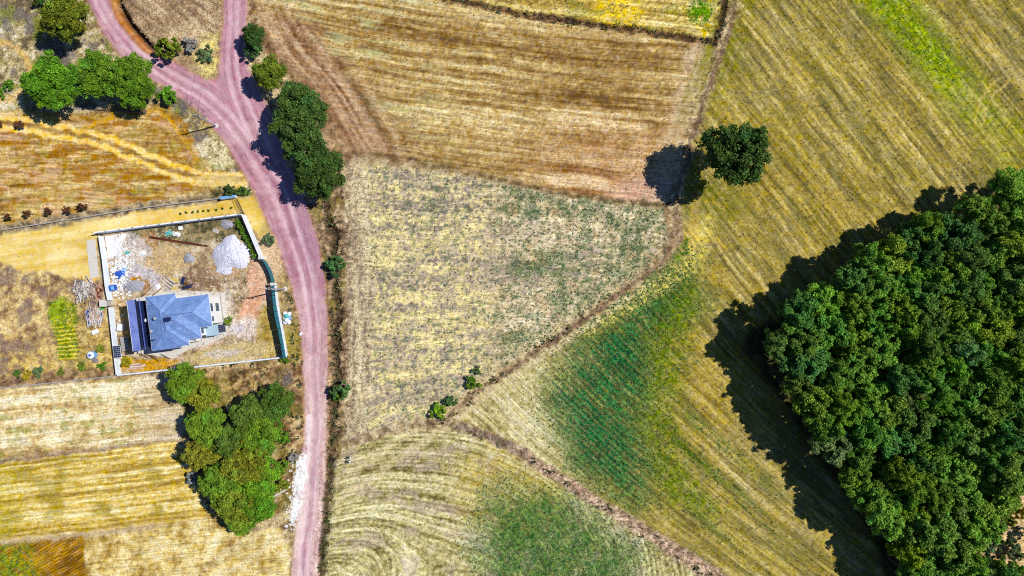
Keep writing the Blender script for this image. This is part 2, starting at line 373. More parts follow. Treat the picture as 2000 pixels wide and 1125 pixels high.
    sv = poly_sdf(wx, wy, [(488,-60),(500,40),(545,110),(600,160),(655,230),(700,310),(650,330),(600,190),(545,130),(505,90),(478,20)])
    put(sstep(10, -6, sv) * 0.75, ramp(contrast(0.5 * n3 + 0.5 * n2, 2.2), [(0, (86,60,44)), (0.5, (136,102,76)), (1, (188,154,118))]))
    # boundary line between stubble and weedy field
    d, arc, side, _ = line_dist(wx, wy, [(690,300),(760,306),(850,324),(930,341),(1000,357),(1080,374),(1150,384),(1230,396),(1300,402)])
    put(sstep(9, 2, d) * 0.75, ramp(contrast(n3, 2.4), [(0, (74,66,44)), (0.5, (120,100,70)), (1, (180,150,120))]))

    # ---- strip field along the top
    m, s = inside(P_F0, 3)
    vv0 = Y - 0.12 * (X - 900)
    setzone(s, 'upper_field', X, vv0)
    t = 0.6 * streak(X, vv0, 160, 8, 36, 3) + 0.2 * n2 + 0.3 * n4
    put(m, ramp(contrast(t, 2.5), [(0, (120,92,44)), (0.4, (176,150,84)), (0.7, (212,190,116)), (1, (236,220,160))]))
    put(m * sstep(60, 20, np.hypot((wx - 1205) * 0.8, wy - 28)) * contrast(n3 + .15, 3) * 0.85, srgb((236,206,84)))
    put(m * sstep(0.56, 0.68, fbm(X / 40, Y / 14, 37, 3)) * 0.5, srgb((146,146,66)))
    gm = m * sstep(34, 12, np.hypot(wx - 1368, wy - 22)) * contrast(n3 + 0.1, 3)
    put(gm, srgb((110,160,16))); green = np.where(gm > 0.3, gm, green)
    put(m * sstep(20, 8, np.hypot(wx - 1378, wy - 60)) * contrast(n3, 3), srgb((206,180,20)))

    # ---- big striped field east and south (olive and gold)
    s = poly_sdf(wx, wy, [(1440,-190),(1428,50),(1405,130),(1372,210),(1345,310),(1332,400),(1336,470),(1250,556),(1170,612),(1080,675),(1000,728),(885,824),(940,838),(1010,868),(1075,912),(1200,990),(1330,1075),(1420,1130),(1600,1320),(2300,1320),(2300,-190)])
    m = sstep(4, -4, s)
    gy = Y * 0.80 + 0.00042 * np.clip(Y - 520, 0, None) ** 2
    vv = ((X - 1500) - gy) * 0.72 + (n1 - 0.5) * 5
    uu = (X * 0.62 + Y * 0.78)
    setzone(s, 'crop_field', uu, vv); dry = np.where(s < 0, 0.16, dry)
    big = streak(uu, vv, 420, 34, 41, 2); mid = streak(uu, vv, 190, 7, 42, 3)
    fine = streak(uu, vv, 90, 4.2, 62, 2)
    t = 0.08 * big + 0.30 * mid + 0.34 * fine + 0.12 * n2 + 0.26 * n4 - 0.05
    put(m, ramp(contrast(t, 1.85), [(0, (84,78,42)), (0.28, (124,112,60)), (0.52, (164,146,82)), (0.75, (196,176,106)), (1, (222,208,152))]))
    put(m * sstep(0.48, 0.66, fbm(uu / 200, vv / 60, 45, 3)) * 0.3, ramp(contrast(t, 2), [(0, (80,84,38)), (0.5, (126,120,56)), (1, (176,164,94))]))
    gold = sstep(260, 60, np.hypot((wx - 1480) * 0.8, (wy - 430) * 0.8)) + sstep(260, 80, np.hypot(wx - 1420, wy - 700))
    put(m * np.clip(gold, 0, 1) * 0.3, ramp(contrast(t, 2.4), [(0, (106,94,36)), (0.5, (168,144,66)), (1, (214,188,104))]))
    put(m * sstep(0.5, 0.68, fbm(uu / 60, vv / 26, 94, 3)) * 0.35, ramp(contrast(t, 2.2), [(0, (92,88,58)), (0.5, (146,136,96)), (1, (204,192,150))]))
    gk = sstep(95, 15, np.abs((X - 1735) - Y * 0.80) ) * sstep(330, 90, Y + (n2 - .5) * 160)
    put(m * gk * 0.55, ramp(contrast(t, 2), [(0, (96,112,24)), (0.5, (136,144,44)), (1, (178,176,84))]))
    gm = m * gk * contrast(0.3 * n3 + 0.3 * n2 + 0.3 * mid + 0.1, 1.8)
    put(gm, ramp(contrast(n4, 2), [(0, (84,124,14)), (0.6, (126,158,24)), (1, (168,180,54))]))
    green = np.where(gm > 0.5, gm * 0.4, green)
    gm2 = m * np.clip(sstep(90, 20, np.hypot((wx - 1995) * 0.9, wy - 285)) + sstep(70, 20, np.hypot((wx - 1470) * 1.4, wy - 60)) * 0.0, 0, 1) * contrast(mid, 2.2)
    put(gm2 * 0.6, srgb((124,142,20)))
    gm3 = m * sstep(70, 25, np.hypot((wx - 1390) * 0.7, (wy - 395))) * contrast(n3 + 0.1, 2.4)
    put(gm3 * 0.65, srgb((92,104,22)))
    put(m * sstep(0.58, 0.7, fbm(uu / 130, vv / 22, 44, 3)) * 0.5, srgb((110,106,60)))
    Z += m * (t - 0.5) * 0.24
    # straw side of it near the meeting point of the tracks
    st = m * sstep(330, 120, np.hypot((wx - 920) * 0.75, (wy - 800)) ) * sstep(1240, 1040, wx)
    ts = 0.5 * mid + 0.2 * n2 + 0.4 * n4
    put(st * 0.92, ramp(contrast(ts, 2.4), [(0, (112,104,66)), (0.3, (160,148,98)), (0.6, (198,186,134)), (1, (230,220,182))]))
    # dark green crop patch
    def gpatch(pts, soft):
        sd = poly_sdf(wx + (n1 - 0.5) * 50, wy + (fbm(X / 60, Y / 60, 61, 3) - 0.5) * 50, pts)
        return sstep(soft, -soft, sd)
    core = gpatch([(1215,580),(1290,535),(1345,520),(1330,590),(1290,650),(1262,700),(1262,770),(1250,860),(1266,930),(1235,965),(1180,940),(1130,905),(1100,830),(1085,760),(1110,700),(1165,655),(1200,630)], 58)
    half = gpatch([(1180,570),(1330,490),(1385,520),(1380,600),(1330,690),(1300,800),(1320,900),(1300,990),(1220,985),(1120,925),(1060,850),(1040,760),(1100,670)], 46)
    brk = contrast(0.45 * mid + 0.3 * n3 + 0.3 * n4 + 0.03, 2.6)
    rowm = 0.5 + 0.5 * np.sin((vv + (n3 - .5) * 5) * 2 * np.pi / 10.0)
    gd = m * np.clip(core * (-0.2 + 1.1 * brk + 0.6 * rowm), 0, 1); gh = m * np.clip(half * (brk * 0.6 + rowm * 0.35), 0, 1)
    put(gh * 0.75, ramp(contrast(n4, 2), [(0, (62,92,28)), (0.5, (104,124,44)), (1, (160,156,74))]))
    put(gd, ramp(contrast(n4 * .7 + n3 * .3, 2.2), [(0, (8,70,50)), (0.5, (22,102,62)), (1, (74,142,78))]))
    lines = sstep(0.86, 0.97, 0.5 + 0.5 * np.sin((vv + (n2 - .5) * 10) * 2 * np.pi / 17.0)) * sstep(0.45, 0.68, streak(uu, vv, 70, 15, 43, 2)) * m * half * sstep(0.35, 0.6, n3) * sstep(860, 740, Y)
    put(lines * 0.65, srgb((206,190,120)))
    green = np.maximum(green, np.clip(gd * 1.0 + gh * 0.45, 0, 1) * (1 - lines))
    fringe = gpatch([(1270,580),(1350,540),(1365,600),(1340,700),(1310,790),(1330,900),(1420,1000),(1380,1010),(1290,940),(1260,830),(1262,700)], 30) * m * contrast(n3 + 0.05, 2.6)
    put(fringe * 0.75, ramp(contrast(n4, 2), [(0, (72,104,16)), (1, (128,146,40))])); green = np.maximum(green, fringe * 0.5)
    tail = m * sstep(26, 6, np.abs((wy - 800) - 0.9 * (wx - 1300) - 40)) * sstep(1290, 1340, wx) * sstep(1600, 1450, wx) * contrast(mid, 3)
    put(tail * 0.85, srgb((66,104,26))); green = np.maximum(green, tail * 0.6)
    for (o_, w_, x0_, x1_) in ((-30, 22, 1300, 1560), (95, 18, 1240, 1420), (150, 26, 1260, 1480)):
        tl2 = m * sstep(w_, 4, np.abs((wy - 800) - 0.88 * (wx - 1300) - o_)) * sstep(x0_, x0_ + 60, wx) * sstep(x1_, x1_ - 120, wx) * contrast(0.6 * mid + 0.4 * n3, 3)
        put(tl2 * 0.8, ramp(n4, [(0, (72,100,26)), (1, (126,138,50))])); green = np.maximum(green, tl2 * 0.45)
    # yellow-green verge where the track bends
    vg = sstep(26, 8, np.abs(line_dist(wx, wy, [(1385,430),(1360,500),(1300,550),(1230,590),(1150,640)])[0])) * m * contrast(n3 + 0.05, 3.4)
    put(vg * 0.8, srgb((222,206,120)))
    vg2 = sstep(22, 6, np.abs(line_dist(wx, wy, [(1345,480),(1270,535),(1200,585),(1120,640)])[0])) * contrast(fbm(X / 9, Y / 9, 64, 3), 4)
    put(vg2 * m * 0.7, srgb((70,130,40))); green = np.maximum(green, vg2 * m * 0.8)

    # ---- weedy pale field in the middle
    m, s = inside(P_F3, 4)
    rot = sstep(640, 840, Y) * 0.5
    vv = Y + rot * 0.9 * (X - 700) - (1 - rot) * 0.05 * (X - 700) + (n1 - 0.5) * 20
    setzone(s, 'weedy_field', X, vv)
    big = streak(X, vv, 260, 22, 46, 2); mid = streak(X, vv, 120, 10, 47, 3)
    east = sstep(930, 1010, X + (n2 - .5) * 40)
    t = 0.22 * big + 0.26 * mid + 0.14 * n2 + 0.5 * n4 - 0.06
    west_c = ramp(contrast(t, 2.8), [(0, (122,114,96)), (0.25, (164,150,134)), (0.45, (198,182,152)), (0.7, (228,210,150)), (1, (244,230,172))])
    east_c = ramp(contrast(0.25 * big + 0.3 * n3 + 0.5 * n4, 2.4), [(0, (92,106,72)), (0.3, (146,146,110)), (0.55, (190,176,142)), (0.8, (216,200,164)), (1, (236,222,192))])
    put(m * (1 - east), west_c); put(m * east, east_c)
    colw = 0.5 + 0.5 * np.sin((X + 0.04 * Y + (n2 - .5) * 22 + (n1 - .5) * 40) * 2 * np.pi / 24.0)
    put(m * sstep(0.45, 1.0, colw) * 0.2 * sstep(0.3, 0.55, n1), srgb((234,216,156)))
    put(m * sstep(0.5, 0.0, colw) * 0.1 * contrast(n3, 2), srgb((146,136,110)))
    put(m * east * sstep(0.52, 0.70, fbm(RX / 22, RY / 12, 65, 4)) * 0.42 * contrast(n4 + .1, 2), srgb((168,118,78)))
    put(m * sstep(0.58, 0.7, fbm(X / 40, Y / 20, 66, 3)) * 0.45, srgb((168,152,142)))
    put(m * sstep(0.62, 0.72, fbm(X / 7, Y / 7, 67, 2)) * 0.5, srgb((62,98,62)))
    gde = m * np.clip(sstep(0.50, 0.64, fbm(X / 26, Y / 20, 68, 3)) * (0.25 + 0.75 * east), 0, 1)
    put(gde * 0.6 * contrast(n4, 3), srgb((64,110,66)))
    green = np.maximum(green, np.clip((m * (0.05 + 0.15 * east) + gde * 0.32) * (1.15 - 0.35 * colw), 0, 1) * (m > 0.5))
    dry = np.where(m > 0.5, 0.35, dry)
    Z += m * (t - 0.5) * 0.16
    put(m * sstep(70, 0, np.abs(X - 715)) * 0.0, srgb((222,206,150)))

    # ---- headland track along the weedy field's west side
    d, arc, side, _ = line_dist(wx, wy, VTRACK)
    tt = 0.5 * streak(arc, side, 90, 4, 70, 3) + 0.3 * n3 + 0.3 * n4
    put(sstep(28, 20, np.abs(side - 0) + 0 * d) * sstep(298, 330, Y) * sstep(880, 850, Y) * 0.85, ramp(contrast(tt, 2.5), [(0, (116,100,86)), (0.4, (166,148,124)), (0.7, (204,188,152)), (1, (226,214,180))]))

    # ---- arc-row field at the bottom
    m, s = inside(P_F5, 4)
    cx = 805 - 0.75 * np.clip(Y - 900, 0, 400) * sstep(1000, 760, X)
    rr = np.sqrt(0.62 * (X - cx) ** 2 + (Y - 1165) ** 2) + (n1 - 0.5) * 8
    aa = np.arctan2(X - cx, 1165 - Y) * 250
    setzone(s, 'arc_field', aa, rr)
    big = streak(aa, rr, 300, 18, 48, 2); mid = streak(aa, rr, 150, 6, 49, 3)
    t = 0.20 * big + 0.42 * mid + 0.12 * (0.5 + 0.5 * np.sin((rr + (n3 - .5) * 5) * 2 * np.pi / 8.5)) + 0.1 * n2 + 0.36 * n4 - 0.1
    put(m, ramp(contrast(t, 2.3), [(0, (100,92,52)), (0.25, (150,140,92)), (0.5, (188,178,128)), (0.75, (214,206,156)), (1, (234,228,192))]))
    put(m * sstep(0.56, 0.68, fbm(X / 40, Y / 26, 71, 3)) * 0.45, srgb((196,178,160)))
    put(m * sstep(120, 50, np.hypot((wx - 1000) * 0.8, (wy - 950))) * 0.6 * contrast(n3 + .1, 2), srgb((196,170,84)))
    gp = gpatch([(950,960),(1060,950),(1130,985),(1215,1030),(1250,1080),(1240,1180),(960,1200),(935,1060)], 50)
    gp = m * np.clip(gp * (0.2 + 1.0 * contrast(0.35 * n3 + 0.25 * n4 + 0.2 * n2 + 0.2 * mid + 0.05, 3.0)), 0, 1)
    put(gp * 0.9, ramp(contrast(n4, 2), [(0, (30,86,44)), (0.5, (56,116,56)), (1, (116,146,70))]))
    green = np.maximum(green, gp * 0.9)
    Z += m * (t - 0.5) * 0.24
    dry = np.where(m > 0.5, 0.3, dry)

    # ---- pinkish dead-grass strip between the two lower fields
    d, arc, side, _ = line_dist(wx, wy, STRIP)
    w = 9 + 8 * sstep(300, 700, arc)
    put(sstep(w + 5, w - 3, d) * 0.9, ramp(contrast(0.6 * n3 + 0.5 * n4, 2.2), [(0, (104,84,66)), (0.4, (160,134,112)), (0.75, (200,172,148)), (1, (226,202,176))]))
    mz = d < w; zone[mz] = ZN.index('rough_grass'); dry = np.where(mz, 0.9, dry)
    put(sstep(12, 4, d) * sstep(200, 100, arc) * 0.6, srgb((96,86,72)))

    # ---- tracks between fields
    d, arc, side, _ = line_dist(wx, wy, TRACK_E)
    tt = 0.55 * streak(arc, side, 120, 4, 72, 3) + 0.25 * n3 + 0.3 * n4
    upper = sstep(330, 120, Y)
    put(sstep(22, 6, d + (n2 - .5) * 16) * 0.7, ramp(contrast(0.5 * tt + 0.5 * n3, 2.8), [(0, (78,64,48)), (0.35, (128,106,82)), (0.65, (178,154,118)), (1, (222,204,160))]))
    put(sstep(28, 8, np.abs(side - 26)) * upper * contrast(tt, 2.6) * 0.0, srgb((196,160,50)))
    gs = sstep(24, 10, np.abs(np.abs(side) - 22)) * sstep(330, 100, Y) * contrast(streak(arc, side, 130, 9, 73, 2), 3.2)
    put(gs * 0.75, srgb((118,120,22)))
    put(sstep(6, 2, np.abs(side + 3)) * 0.6 * sstep(880, 700, Y), srgb((112,86,72)))
    zone[d < 15] = ZN.index('farm_track'); dry = np.where(d < 15, 0.5, dry); green = np.where(d < 10, green * 0.2, green)
    low = sstep(500, 600, Y) * np.maximum(sstep(14, 5, np.abs(side - 15)), sstep(10, 4, np.abs(side + 17))) * 0.75
    put(sstep(380, 440, Y) * sstep(30, 12, d) * 0.3 * contrast(n3, 2), srgb((150,124,98)))
    put(low * contrast(n3 + .1, 2.4), srgb((216,200,156)))
    # yellow strip north-south right of the lone tree's shadow
    d, arc, side, _ = line_dist(wx, wy, [(1362,380),(1358,430),(1352,480)])
    put(sstep(13, 5, d) * 0.5 * contrast(n3 + .1, 3), srgb((214,182,110)))
    d, arc, side, _ = line_dist(wx, wy, TRACK_S)
    put(sstep(12, 5, d) * 0.75, ramp(contrast(n3, 2.2), [(0, (110,90,70)), (0.5, (166,144,116)), (1, (216,198,160))]))
    # wheel marks in the east field
    for pts in ([(1955,150),(1928,175),(1912,205),(1902,240)], [(1972,158),(1940,185),(1925,215),(1915,245)]):
        d, _, _, _ = line_dist(wx, wy, smooth_line(pts))
        put(sstep(4, 1, d) * 0.6, srgb((206,182,110)))

    # ---- grass banks of the field hedge lines
    for L_, dep in ((HEDGE, 0.0), (HEDGE2, 0.0)):
        d, arc, side, _ = line_dist(wx, wy, L_)
        put(sstep(10, 3, d) * 0.92, ramp(contrast(n3, 2.2), [(0, (54,36,30)), (0.5, (98,70,52)), (1, (160,130,96))]))
        Z -= sstep(7, 2, d) * 0.35
        dry = np.where(d < 9, 1.0, dry)

    # ---- farm track in the mown field
    d, arc, side, _ = line_dist(wx, wy, FARMTRK)
    rut = np.maximum(sstep(8, 3, np.abs(side - 10)), sstep(7, 3, np.abs(side + 10)))
    put(rut * sstep(16, 0, d - 16), ramp(contrast(n3 * .5 + n4 * .5, 2), [(0, (226,178,82)), (0.5, (240,206,122)), (1, (248,228,176))]))
    put(sstep(6, 2, d) * 0.5, srgb((150,118,70)))
    spk = np.where(rut > 0.5, 0.5, spk)
    put(sstep(20, 8, np.hypot((wx - 430) * 0.3, (wy - 352))) * 0.85, ramp(n4, [(0, (200,170,96)), (1, (230,210,158))]))
    zone[(d < 19) & (X < 480)] = ZN.index('farm_track'); dry = np.where(d < 17, 0.05, dry)
    d, arc, side, _ = line_dist(wx, wy, smooth_line([(150,262),(200,232),(260,214),(320,218),(356,262),(380,310)]))
    put(sstep(6, 2, d) * 0.6, srgb((222,176,84)))
    put(sstep(26, 10, np.hypot((wx - 275), (wy - 206) * 2.2)) * 0.8, srgb((206,176,140)))

    # ---- dirt roads (pinkish gravel)
    wob = (n3 - 0.5) * 7 + (n2 - 0.5) * 6
    dA, arcA, sideA, hwA = line_dist(X, Y, [p[:2] for p in ROAD_A], [p[2] / 2 for p in ROAD_A])
    dB, arcB, sideB, hwB = line_dist(X, Y, [p[:2] for p in ROAD_B], [p[2] / 2 for p in ROAD_B])
    eA = dA - hwA + wob; eB = dB - hwB + wob
    e = np.minimum(eA, eB)
    yard_in = poly_sdf(X, Y, [(430,152),(398,158),(440,200),(470,200)])
    e = np.minimum(e, yard_in + wob)
    edge = sstep(8, 1, e) * sstep(-6, 2, e)
    put(edge * 0.7, ramp(contrast(n3, 2), [(0, (120,84,62)), (1, (206,166,128))]))
    rm = sstep(2, -2.5, e)
    tone = sstep(520, 860, Y)            # the gravel pales southwards
    base = ramp(contrast(0.5 * n3 + 0.5 * n2, 1.8), [(0, (150,100,112)), (0.5, (184,134,142)), (1, (208,168,170))])
    basel = ramp(contrast(0.5 * n3 + 0.5 * n2, 1.8), [(0, (194,160,150)), (0.5, (216,190,180)), (1, (232,214,204))])
    rc = base * (1 - tone[..., None]) + basel * tone[..., None]
    put(rm, rc)
    put(rm * sstep(0.5, 0.68, fbm(X / 34, Y / 34, 95, 3)) * 0.5, srgb((214,182,176)))
    put(rm * sstep(0.52, 0.66, fbm(X / 16, Y / 22, 96, 3)) * 0.4, srgb((150,106,116)))
    put(rm * sstep(150, 40, np.hypot((X - 560), (Y - 440) * 0.62)) * sstep(10, -14, sideA) * 0.5, srgb((136,92,120)))
    put(rm * sstep(110, 40, np.hypot((X - 470) * .8, (Y - 190))) * 0.4 * contrast(n3, 2), srgb((176,120,142)))
    useA = eA < eB
    off = np.where(useA, sideA, sideB); arc = np.where(useA, arcA, arcB)
    hw = np.where(useA, hwA, hwB); lane = np.clip(hw * 0.42, 9, 22)
    rutn = 0.5 * streak(arc, off, 160, 5, 75, 2) + 0.3
    off = off + (fbm(arc / 90, off * 0, 88, 2) - 0.5) * 9
    ruts = np.maximum(sstep(8, 1, np.abs(off - lane * 0.72)), sstep(8, 1, np.abs(off + lane * 0.62)))
    put(rm * ruts * contrast(rutn + .05, 2.4) * (0.35 + 0.6 * n2) , srgb((226,196,204)))
    put(rm * sstep(7, 2, np.abs(off)) * contrast(rutn + .1, 1.8) * 0.6, srgb((158,112,130)))
    put(rm * sstep(0.35, 0.6, np.abs(off) / np.maximum(hw, 1)) * sstep(1.05, 0.8, np.abs(off) / np.maximum(hw, 1)) * contrast(n2 + .05, 2) * (1 - tone) * 0.45, srgb((146,104,126)))
    put(rm * contrast(streak(arc, off, 110, 3.2, 76, 2), 2.6) * 0.25, srgb((226,196,196)))
    Z = Z * (1 - rm) + rm * (0.05 - 0.05 * ruts)
    zone[e < 0] = ZN.index('dirt_road'); U = np.where(e < 0, arc * 4, U); V = np.where(e < 0, off, V)
    spk = np.where(rm > 0.5, 0.45, spk); dry = dry * (1 - sstep(5, 0, e)); green = green * (1 - sstep(5, 0, e))
    # white stone patch at the road side
    sw = poly_sdf(wx, wy, [(580,905),(596,890),(600,930),(592,985),(576,1020),(566,1028),(572,985)]) + (n2 - .5) * 12
    put(sstep(3, -3, sw) * contrast(n3 + 0.12, 3.6), ramp(n4, [(0, (232,228,224)), (1, (252,250,248))]))
    spk = np.where(sw < 0, 0.3, spk); dry = np.where(sw < 0, 0.0, dry)
    d, _, _, _ = line_dist(wx, wy, [(603,810),(602,870),(600,900)])
    put(sstep(5, 2, d) * 0.8, srgb((228,216,214)))

    # ---- ditches
    d, arc, side, _ = line_dist(wx + (n2 - .5) * 6, wy, DITCH)
    prof = sstep(12, 2, d) * sstep(375, 420, Y) * (1 - 0.45 * sstep(740, 860, Y))
    Z -= prof * 0.8
    put(sstep(10, 4, d) * sstep(375, 410, Y) * 0.8, ramp(contrast(n3, 2), [(0, (40,34,28)), (0.6, (80,64,48)), (1, (128,106,76))]))
    zone[(d < 10) & (Y > 385)] = ZN.index('roadside_ditch'); dry = np.where((d < 16) & (Y > 385), 1.0, dry)
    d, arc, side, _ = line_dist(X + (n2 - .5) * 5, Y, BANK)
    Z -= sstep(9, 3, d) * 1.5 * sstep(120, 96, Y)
    put(sstep(9, 5, d) * sstep(120, 104, Y) * 0.85, srgb((52,40,34)))  # bank's shadow painted as a dark strip along the trench
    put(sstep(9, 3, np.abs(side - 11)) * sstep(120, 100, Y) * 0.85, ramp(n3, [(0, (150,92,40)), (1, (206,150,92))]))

    # ---- woodland floor
    sw = poly_sdf(wx, wy, P_WOOD)
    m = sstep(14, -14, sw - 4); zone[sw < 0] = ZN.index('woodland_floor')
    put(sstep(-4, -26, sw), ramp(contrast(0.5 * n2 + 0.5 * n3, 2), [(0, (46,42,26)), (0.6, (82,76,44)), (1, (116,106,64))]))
    cl = sstep(60, 30, np.hypot((wx - 1915) * 0.8, (wy - 1030)))
    cl = np.maximum(cl, sstep(8, -8, poly_sdf(wx, wy, [(1900,1000),(1960,955),(2150,920),(2150,1125),(1890,1110)])))
    put(cl * contrast(n3 + .2, 2.4), ramp(n4, [(0, (176,140,96)), (1, (240,214,166))]))
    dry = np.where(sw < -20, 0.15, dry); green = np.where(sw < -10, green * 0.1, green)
    # broad swells of the land
    Z += (fbm(X / 320, Y / 320, 90, 2) - 0.5) * 0.3 * sstep(0, 30, np.abs(e)) + (n3 - 0.5) * 0.05 * (1 - rm)
    mflat = sstep(6, -6, poly_sdf(X, Y, P_YARD) - 8)
    Z = Z * (1 - mflat)
    scr = np.maximum(sstep(15, 5, line_dist(X, Y, DITCH)[0]) * sstep(370, 400, Y), 0.7 * sstep(9, 3, line_dist(X, Y, HEDGE)[0]))
    scr = np.maximum(scr, 0.8 * sstep(10, 3, line_dist(X, Y, HEDGE2)[0]))
    scr = np.maximum(scr, 0.35 * sstep(12, 3, line_dist(X, Y, TRACK_E)[0]) * sstep(540, 600, Y))
    scr = np.maximum(scr, 0.8 * sstep(24, 8, np.hypot((X - 450) * 0.45, (Y - 376) * 1.4)))
    scr = np.maximum(scr, 0.6 * sstep(20, 8, line_dist(X, Y, [(577,560),(583,640),(584,720),(580,800),(572,900)])[0]))
    scr = np.maximum(scr, 0.35 * sstep(40, 10, np.hypot((X - 470) * .4, Y - 735)))
    scr = np.maximum(scr, 0.5 * sstep(14, 4, np.abs(line_dist(X, Y, STRIP)[0])) * 0.4)
    scr = scr * sstep(-1, 4, e) * sstep(0.3, 0.6, n2 * .5 + n3 * .5)
    return col, Z, U, V, zone, green, dry, spk, scr
# ------------------------------------------------------------------ helpers
col_main = scene.collection
rng = random.Random(7); nrng = np.random.default_rng(11)

def at(px, py, h=0.0, z=None):
    """surveyed plan position of something that stands h metres above the ground"""
    k = 0.1 * (1 - h / H)
    return Vector(((px - 1000) * k, (562.5 - py) * k, h if z is None else z))

def lin(r, g, b, a=1.0):
    c = srgb((r, g, b)); return (float(c[0]), float(c[1]), float(c[2]), a)

def tag(o, label=None, cat=None, group=None, kind=None):
    if label: o['label'] = label
    if cat: o['category'] = cat
    if group: o['group'] = group
    if kind: o['kind'] = kind
    return o

def empty(name, loc, rz=0.0):
    o = bpy.data.objects.new(name, None); col_main.objects.link(o)
    o.location = loc; o.rotation_euler = (0, 0, rz); o.empty_display_size = 0.3
    return o

def link_mesh(name, me, mat=None, parent=None):
    o = bpy.data.objects.new(name, me); col_main.objects.link(o)
    if mat is not None and not me.materials: me.materials.append(mat)
    if parent is not None: o.parent = parent
    return o

def mesh_np(name, verts, faces, smooth=False):
    """verts (n,3), faces (m,k)"""
    verts = np.ascontiguousarray(verts, np.float32); faces = np.ascontiguousarray(faces, np.int32)
    me = bpy.data.meshes.new(name); k = faces.shape[1]; m = faces.shape[0]
    me.vertices.add(len(verts)); me.vertices.foreach_set('co', verts.ravel())
    me.loops.add(m * k); me.loops.foreach_set('vertex_index', faces.ravel())
    me.polygons.add(m); me.polygons.foreach_set('loop_start', np.arange(0, m * k, k, dtype=np.int32))
    try: me.polygons.foreach_set('loop_total', np.full(m, k, np.int32))
    except Exception: pass
    me.polygons.foreach_set('use_smooth', np.full(m, smooth, bool))
    me.update(calc_edges=True)
    return me

def add_col(me, name, data):
    a = me.attributes.new(name, 'FLOAT_COLOR', 'POINT')
    d = np.ones((len(data), 4), np.float32); d[:, :3] = data
    a.data.foreach_set('color', d.ravel())

class MB:
    """collects simple solids and builds them as one mesh"""
    def __init__(s): s.v = []; s.f = []
    def add(s, vs, fs):
        o = len(s.v); s.v += [tuple(v) for v in vs]; s.f += [tuple(i + o for i in f) for f in fs]; return s
    def box(s, c, d, rz=0.0, M=None, taper=1.0):
        x, y, z = d[0] / 2, d[1] / 2, d[2] / 2
        m = Matrix.Translation(Vector(c)) @ (M if M is not None else Matrix.Rotation(rz, 4, 'Z'))
        p = [(-x, -y, -z), (x, -y, -z), (x, y, -z), (-x, y, -z)] + [(a * taper, b * taper, z) for a, b in ((-x, -y), (x, -y), (x, y), (-x, y))]
        return s.add([m @ Vector(q) for q in p], [(0, 3, 2, 1), (4, 5, 6, 7), (0, 1, 5, 4), (1, 2, 6, 5), (2, 3, 7, 6), (3, 0, 4, 7)])
    def tube(s, pts, radii, n=8, cap=True):
        pts = [Vector(p) for p in pts]; rings = []
        for i, p in enumerate(pts):
            t = (pts[min(i + 1, len(pts) - 1)] - pts[max(i - 1, 0)]).normalized()
            a = t.orthogonal().normalized() if abs(t.z) > 0.9 else Vector((0, 0, 1)).cross(t).normalized()
            b = t.cross(a); r = radii[i] if isinstance(radii, (list, tuple)) else radii
            rings.append([p + a * (r * math.cos(2 * math.pi * k / n)) + b * (r * math.sin(2 * math.pi * k / n)) for k in range(n)])
        vs = [q for r in rings for q in r]; fs = []
        for i in range(len(pts) - 1):
            for k in range(n):
                fs.append((i * n + k, i * n + (k + 1) % n, (i + 1) * n + (k + 1) % n, (i + 1) * n + k))
        if cap:
            fs.append(tuple(reversed(range(n)))); fs.append(tuple((len(pts) - 1) * n + k for k in range(n)))
        return s.add(vs, fs)
    def lathe(s, c, prof, n=20):
        c = Vector(c); vs = []
        for r, z in prof:
            vs += [c + Vector((r * math.cos(2 * math.pi * k / n), r * math.sin(2 * math.pi * k / n), z)) for k in range(n)]
        fs = []
        for i in range(len(prof) - 1):
            for k in range(n): fs.append((i * n + k, i * n + (k + 1) % n, (i + 1) * n + (k + 1) % n, (i + 1) * n + k))
        fs.append(tuple(reversed(range(n)))); fs.append(tuple((len(prof) - 1) * n + k for k in range(n)))
        return s.add(vs, fs)
    def prism(s, poly, z0, z1):
        n = len(poly); vs = [(p[0], p[1], z0) for p in poly] + [(p[0], p[1], z1) for p in poly]
        return s.add(vs, [tuple(reversed(range(n))), tuple(range(n, 2 * n))] + [(i, (i + 1) % n, n + (i + 1) % n, n + i) for i in range(n)])
    def build(s, name, mat, parent=None, smooth=False, bevel=0.0):
        me = bpy.data.meshes.new(name); me.from_pydata(s.v, [], s.f); me.validate(); me.update()
        bm = bmesh.new(); bm.from_mesh(me)
        bmesh.ops.recalc_face_normals(bm, faces=bm.faces)
        if bevel: bmesh.ops.bevel(bm, geom=list(bm.edges), offset=bevel, segments=1, affect='EDGES')
        if smooth:
            for f in bm.faces: f.smooth = True
        bm.to_mesh(me); bm.free()
        return link_mesh(name, me, mat, parent)

# ------------------------------------------------------------------ materials
def nmat(name):
    m = bpy.data.materials.new(name); m.use_nodes = True
    nt = m.node_tree; b = nt.nodes.get('Principled BSDF'); b.inputs['Specular IOR Level'].default_value = 0.2
    return m, nt, b

